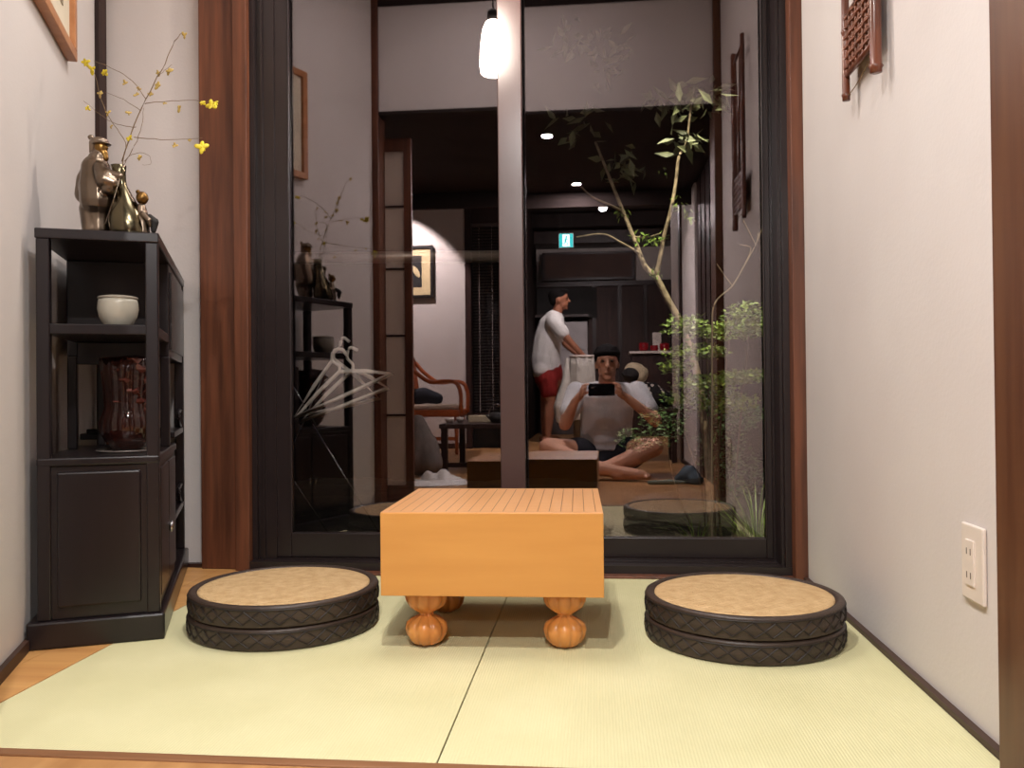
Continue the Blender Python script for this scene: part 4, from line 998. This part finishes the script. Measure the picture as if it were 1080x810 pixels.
for A in (armN, armF):
    limb(b, A, [.052, .040, .026])
    w = A[2]; d = (A[2]-A[1]).normalized(); s = V((0, 1, 0)); sg_ = 1 if A is armN else -1
    pm = w+d*.06; limb(b, [w, w+d*.04, pm], [.026, .030, .030])
    for k in range(4):
        o = s*(.024-.016*k)*sg_; L_ = (.075, .085, .08, .062)[k]
        limb(b, [pm+o, pm+o+d*L_*.5+V((0, 0, -.004)), pm+o+d*L_*.8+V((0, 0, -.025))], [.010, .009, .008], 8)
    limb(b, [w+d*.02+s*.02*sg_, w+d*.05+s*.05*sg_, w+d*.085+s*.055*sg_+V((0, 0, -.01))], [.014, .011, .009], 8)
xk = hx_
for s, dx in ((.085, .035), (-.085, -.045)):
    limb(b, [(hx_, Y0+s, .64), (hx_+dx*.6, Y0+s, .44), (hx_+dx*.7, Y0+s, .40), (hx_+dx*.5-.01, Y0+s, .28), (hx_+dx*.5-.02, Y0+s, .09)], [.092, .060, .056, .058, .036])
    fx = hx_+dx*.5-.02
    limb(b, [(fx-.035, Y0+s, .032), (fx+.05, Y0+s, .045), (fx+.13, Y0+s, .028)], [.030, .036, .024])
    for k in range(5): limb(b, [(fx+.14, Y0+s+(-.028+.014*k), .022), (fx+.17-.006*k, Y0+s+(-.03+.015*k), .016)], [.012, .010], 8)
link('body', b, skin_d, st, remesh=.0075, sm=3)
for s in (-1, 1):
    b = B(); ball(b, hd+V((.080, s*.030, .012)), (.009, .012, .007), 10); link('eye', b, MATS['eye_dark'], st, smooth=True)
b = B(); ball(b, hd+V((-.020, 0, .042)), (.100, .083, .080), 18); ball(b, hd+V((-.055, 0, .0)), (.055, .072, .065), 14); limb(b, [hd+V((.03, -.05, .09)), hd+V((.075, 0, .085)), hd+V((.03, .05, .09))], [.025, .022, .025])
link('hair', b, hair, st, remesh=.007, sm=2)
b = B(); limb(b, [m_(576, 389), m_(575, 378), m_(577, 360), m_(581, 345), m_(584, 338)], [.158, .158, .150, .140, .112])
limb(b, [m_(584, 339, -.15), m_(584, 339, .15)], [.085, .085]); limb(b, [m_(572, 390, .08), m_(570, 386, -.08)], [.10, .10])
for A in (armN, armF): limb(b, [A[0], A[0].lerp(A[1], .62)], [.082, .072])
link('t_shirt', b, shirt_w, st, remesh=.010, sm=3)
b = B(); limb(b, [(hx_, Y0, .74), (hx_, Y0, .68)], [.15, .15])
for s in (.085, -.085): limb(b, [(hx_, Y0+s, .66), (hx_+.01, Y0+s, .53)], [.108, .092])
link('shorts', b, redcloth, st, remesh=.010, sm=3)

# ================================================================== LIGHT
def light(kind, loc, power, col=(1, .88, .74), size=.05, rot=None, name='lamp_light', spot=None, blend=.3, sy=None):
    l = bpy.data.lights.new(name, kind); l.energy = power; l.color = col
    if kind in ('POINT', 'SPOT'): l.shadow_soft_size = size
    if kind == 'AREA':
        l.shape = 'DISK'; l.size = size
    if spot: l.spot_size = spot; l.spot_blend = blend
    o = bpy.data.objects.new(name, l); COL.objects.link(o); o.location = loc
    if rot: o.rotation_euler = rot
    return o
def aim(o, tgt):
    d = V(tgt)-V(o.location); o.rotation_euler = d.to_track_quat('-Z', 'Y').to_euler(); return o
warm = (1, .962, .93)
K = DL[0]
light('AREA', K-V((0, 0, .006)), 11, warm, .055, name='downlight_bulb')
light('AREA', (-.42, 1.88, 2.42), 7.5, warm, .55, name='nook_ceiling_fill')  # added soft fill, no fixture; evens out nook walls and header
light('AREA', DL[1]-V((0, 0, .006)), 22, warm, .055, name='downlight_bulb')
aim(light('SPOT', (-1.85, -2.05, 2.42), 230, (1, .96, .94), .02, name='picture_spot', spot=radians(76), blend=.25), (-1.85, -2.75, 1.3))
light('POINT', (-.3, -.6, 2.3), 12, warm, .08, name='room_fill')
aim(light('SPOT', (1.6, -2.0, 2.3), 30, warm, .05, name='downlight_bulb', spot=radians(120), blend=.4), (1.6, -2.2, 0))
# added spot without a fixture, brightens the tree and shrubs
aim(light('SPOT', (.35, 2.72, 2.3), 150, (1, .95, .70), .03, name='garden_fill', spot=radians(60), blend=.6), (.52, 3.15, .3))
light('POINT', (.1, -3.0, 2.30), 55, warm, .04, name='room_fill')  # added light with no fixture, lifts the area round the standing person
aim(light('SPOT', (.1, -1.9, 2.40), 170, warm, .04, name='room_fill', spot=radians(70), blend=.6), (-.3, -3.5, 1.0))  # extra unseen spot, aimed to brighten the standing person and bin
w = bpy.data.worlds.new('night'); SC.world = w; w.use_nodes = True
w.node_tree.nodes['Background'].inputs[0].default_value = (.01, .012, .02, 1); w.node_tree.nodes['Background'].inputs[1].default_value = .3
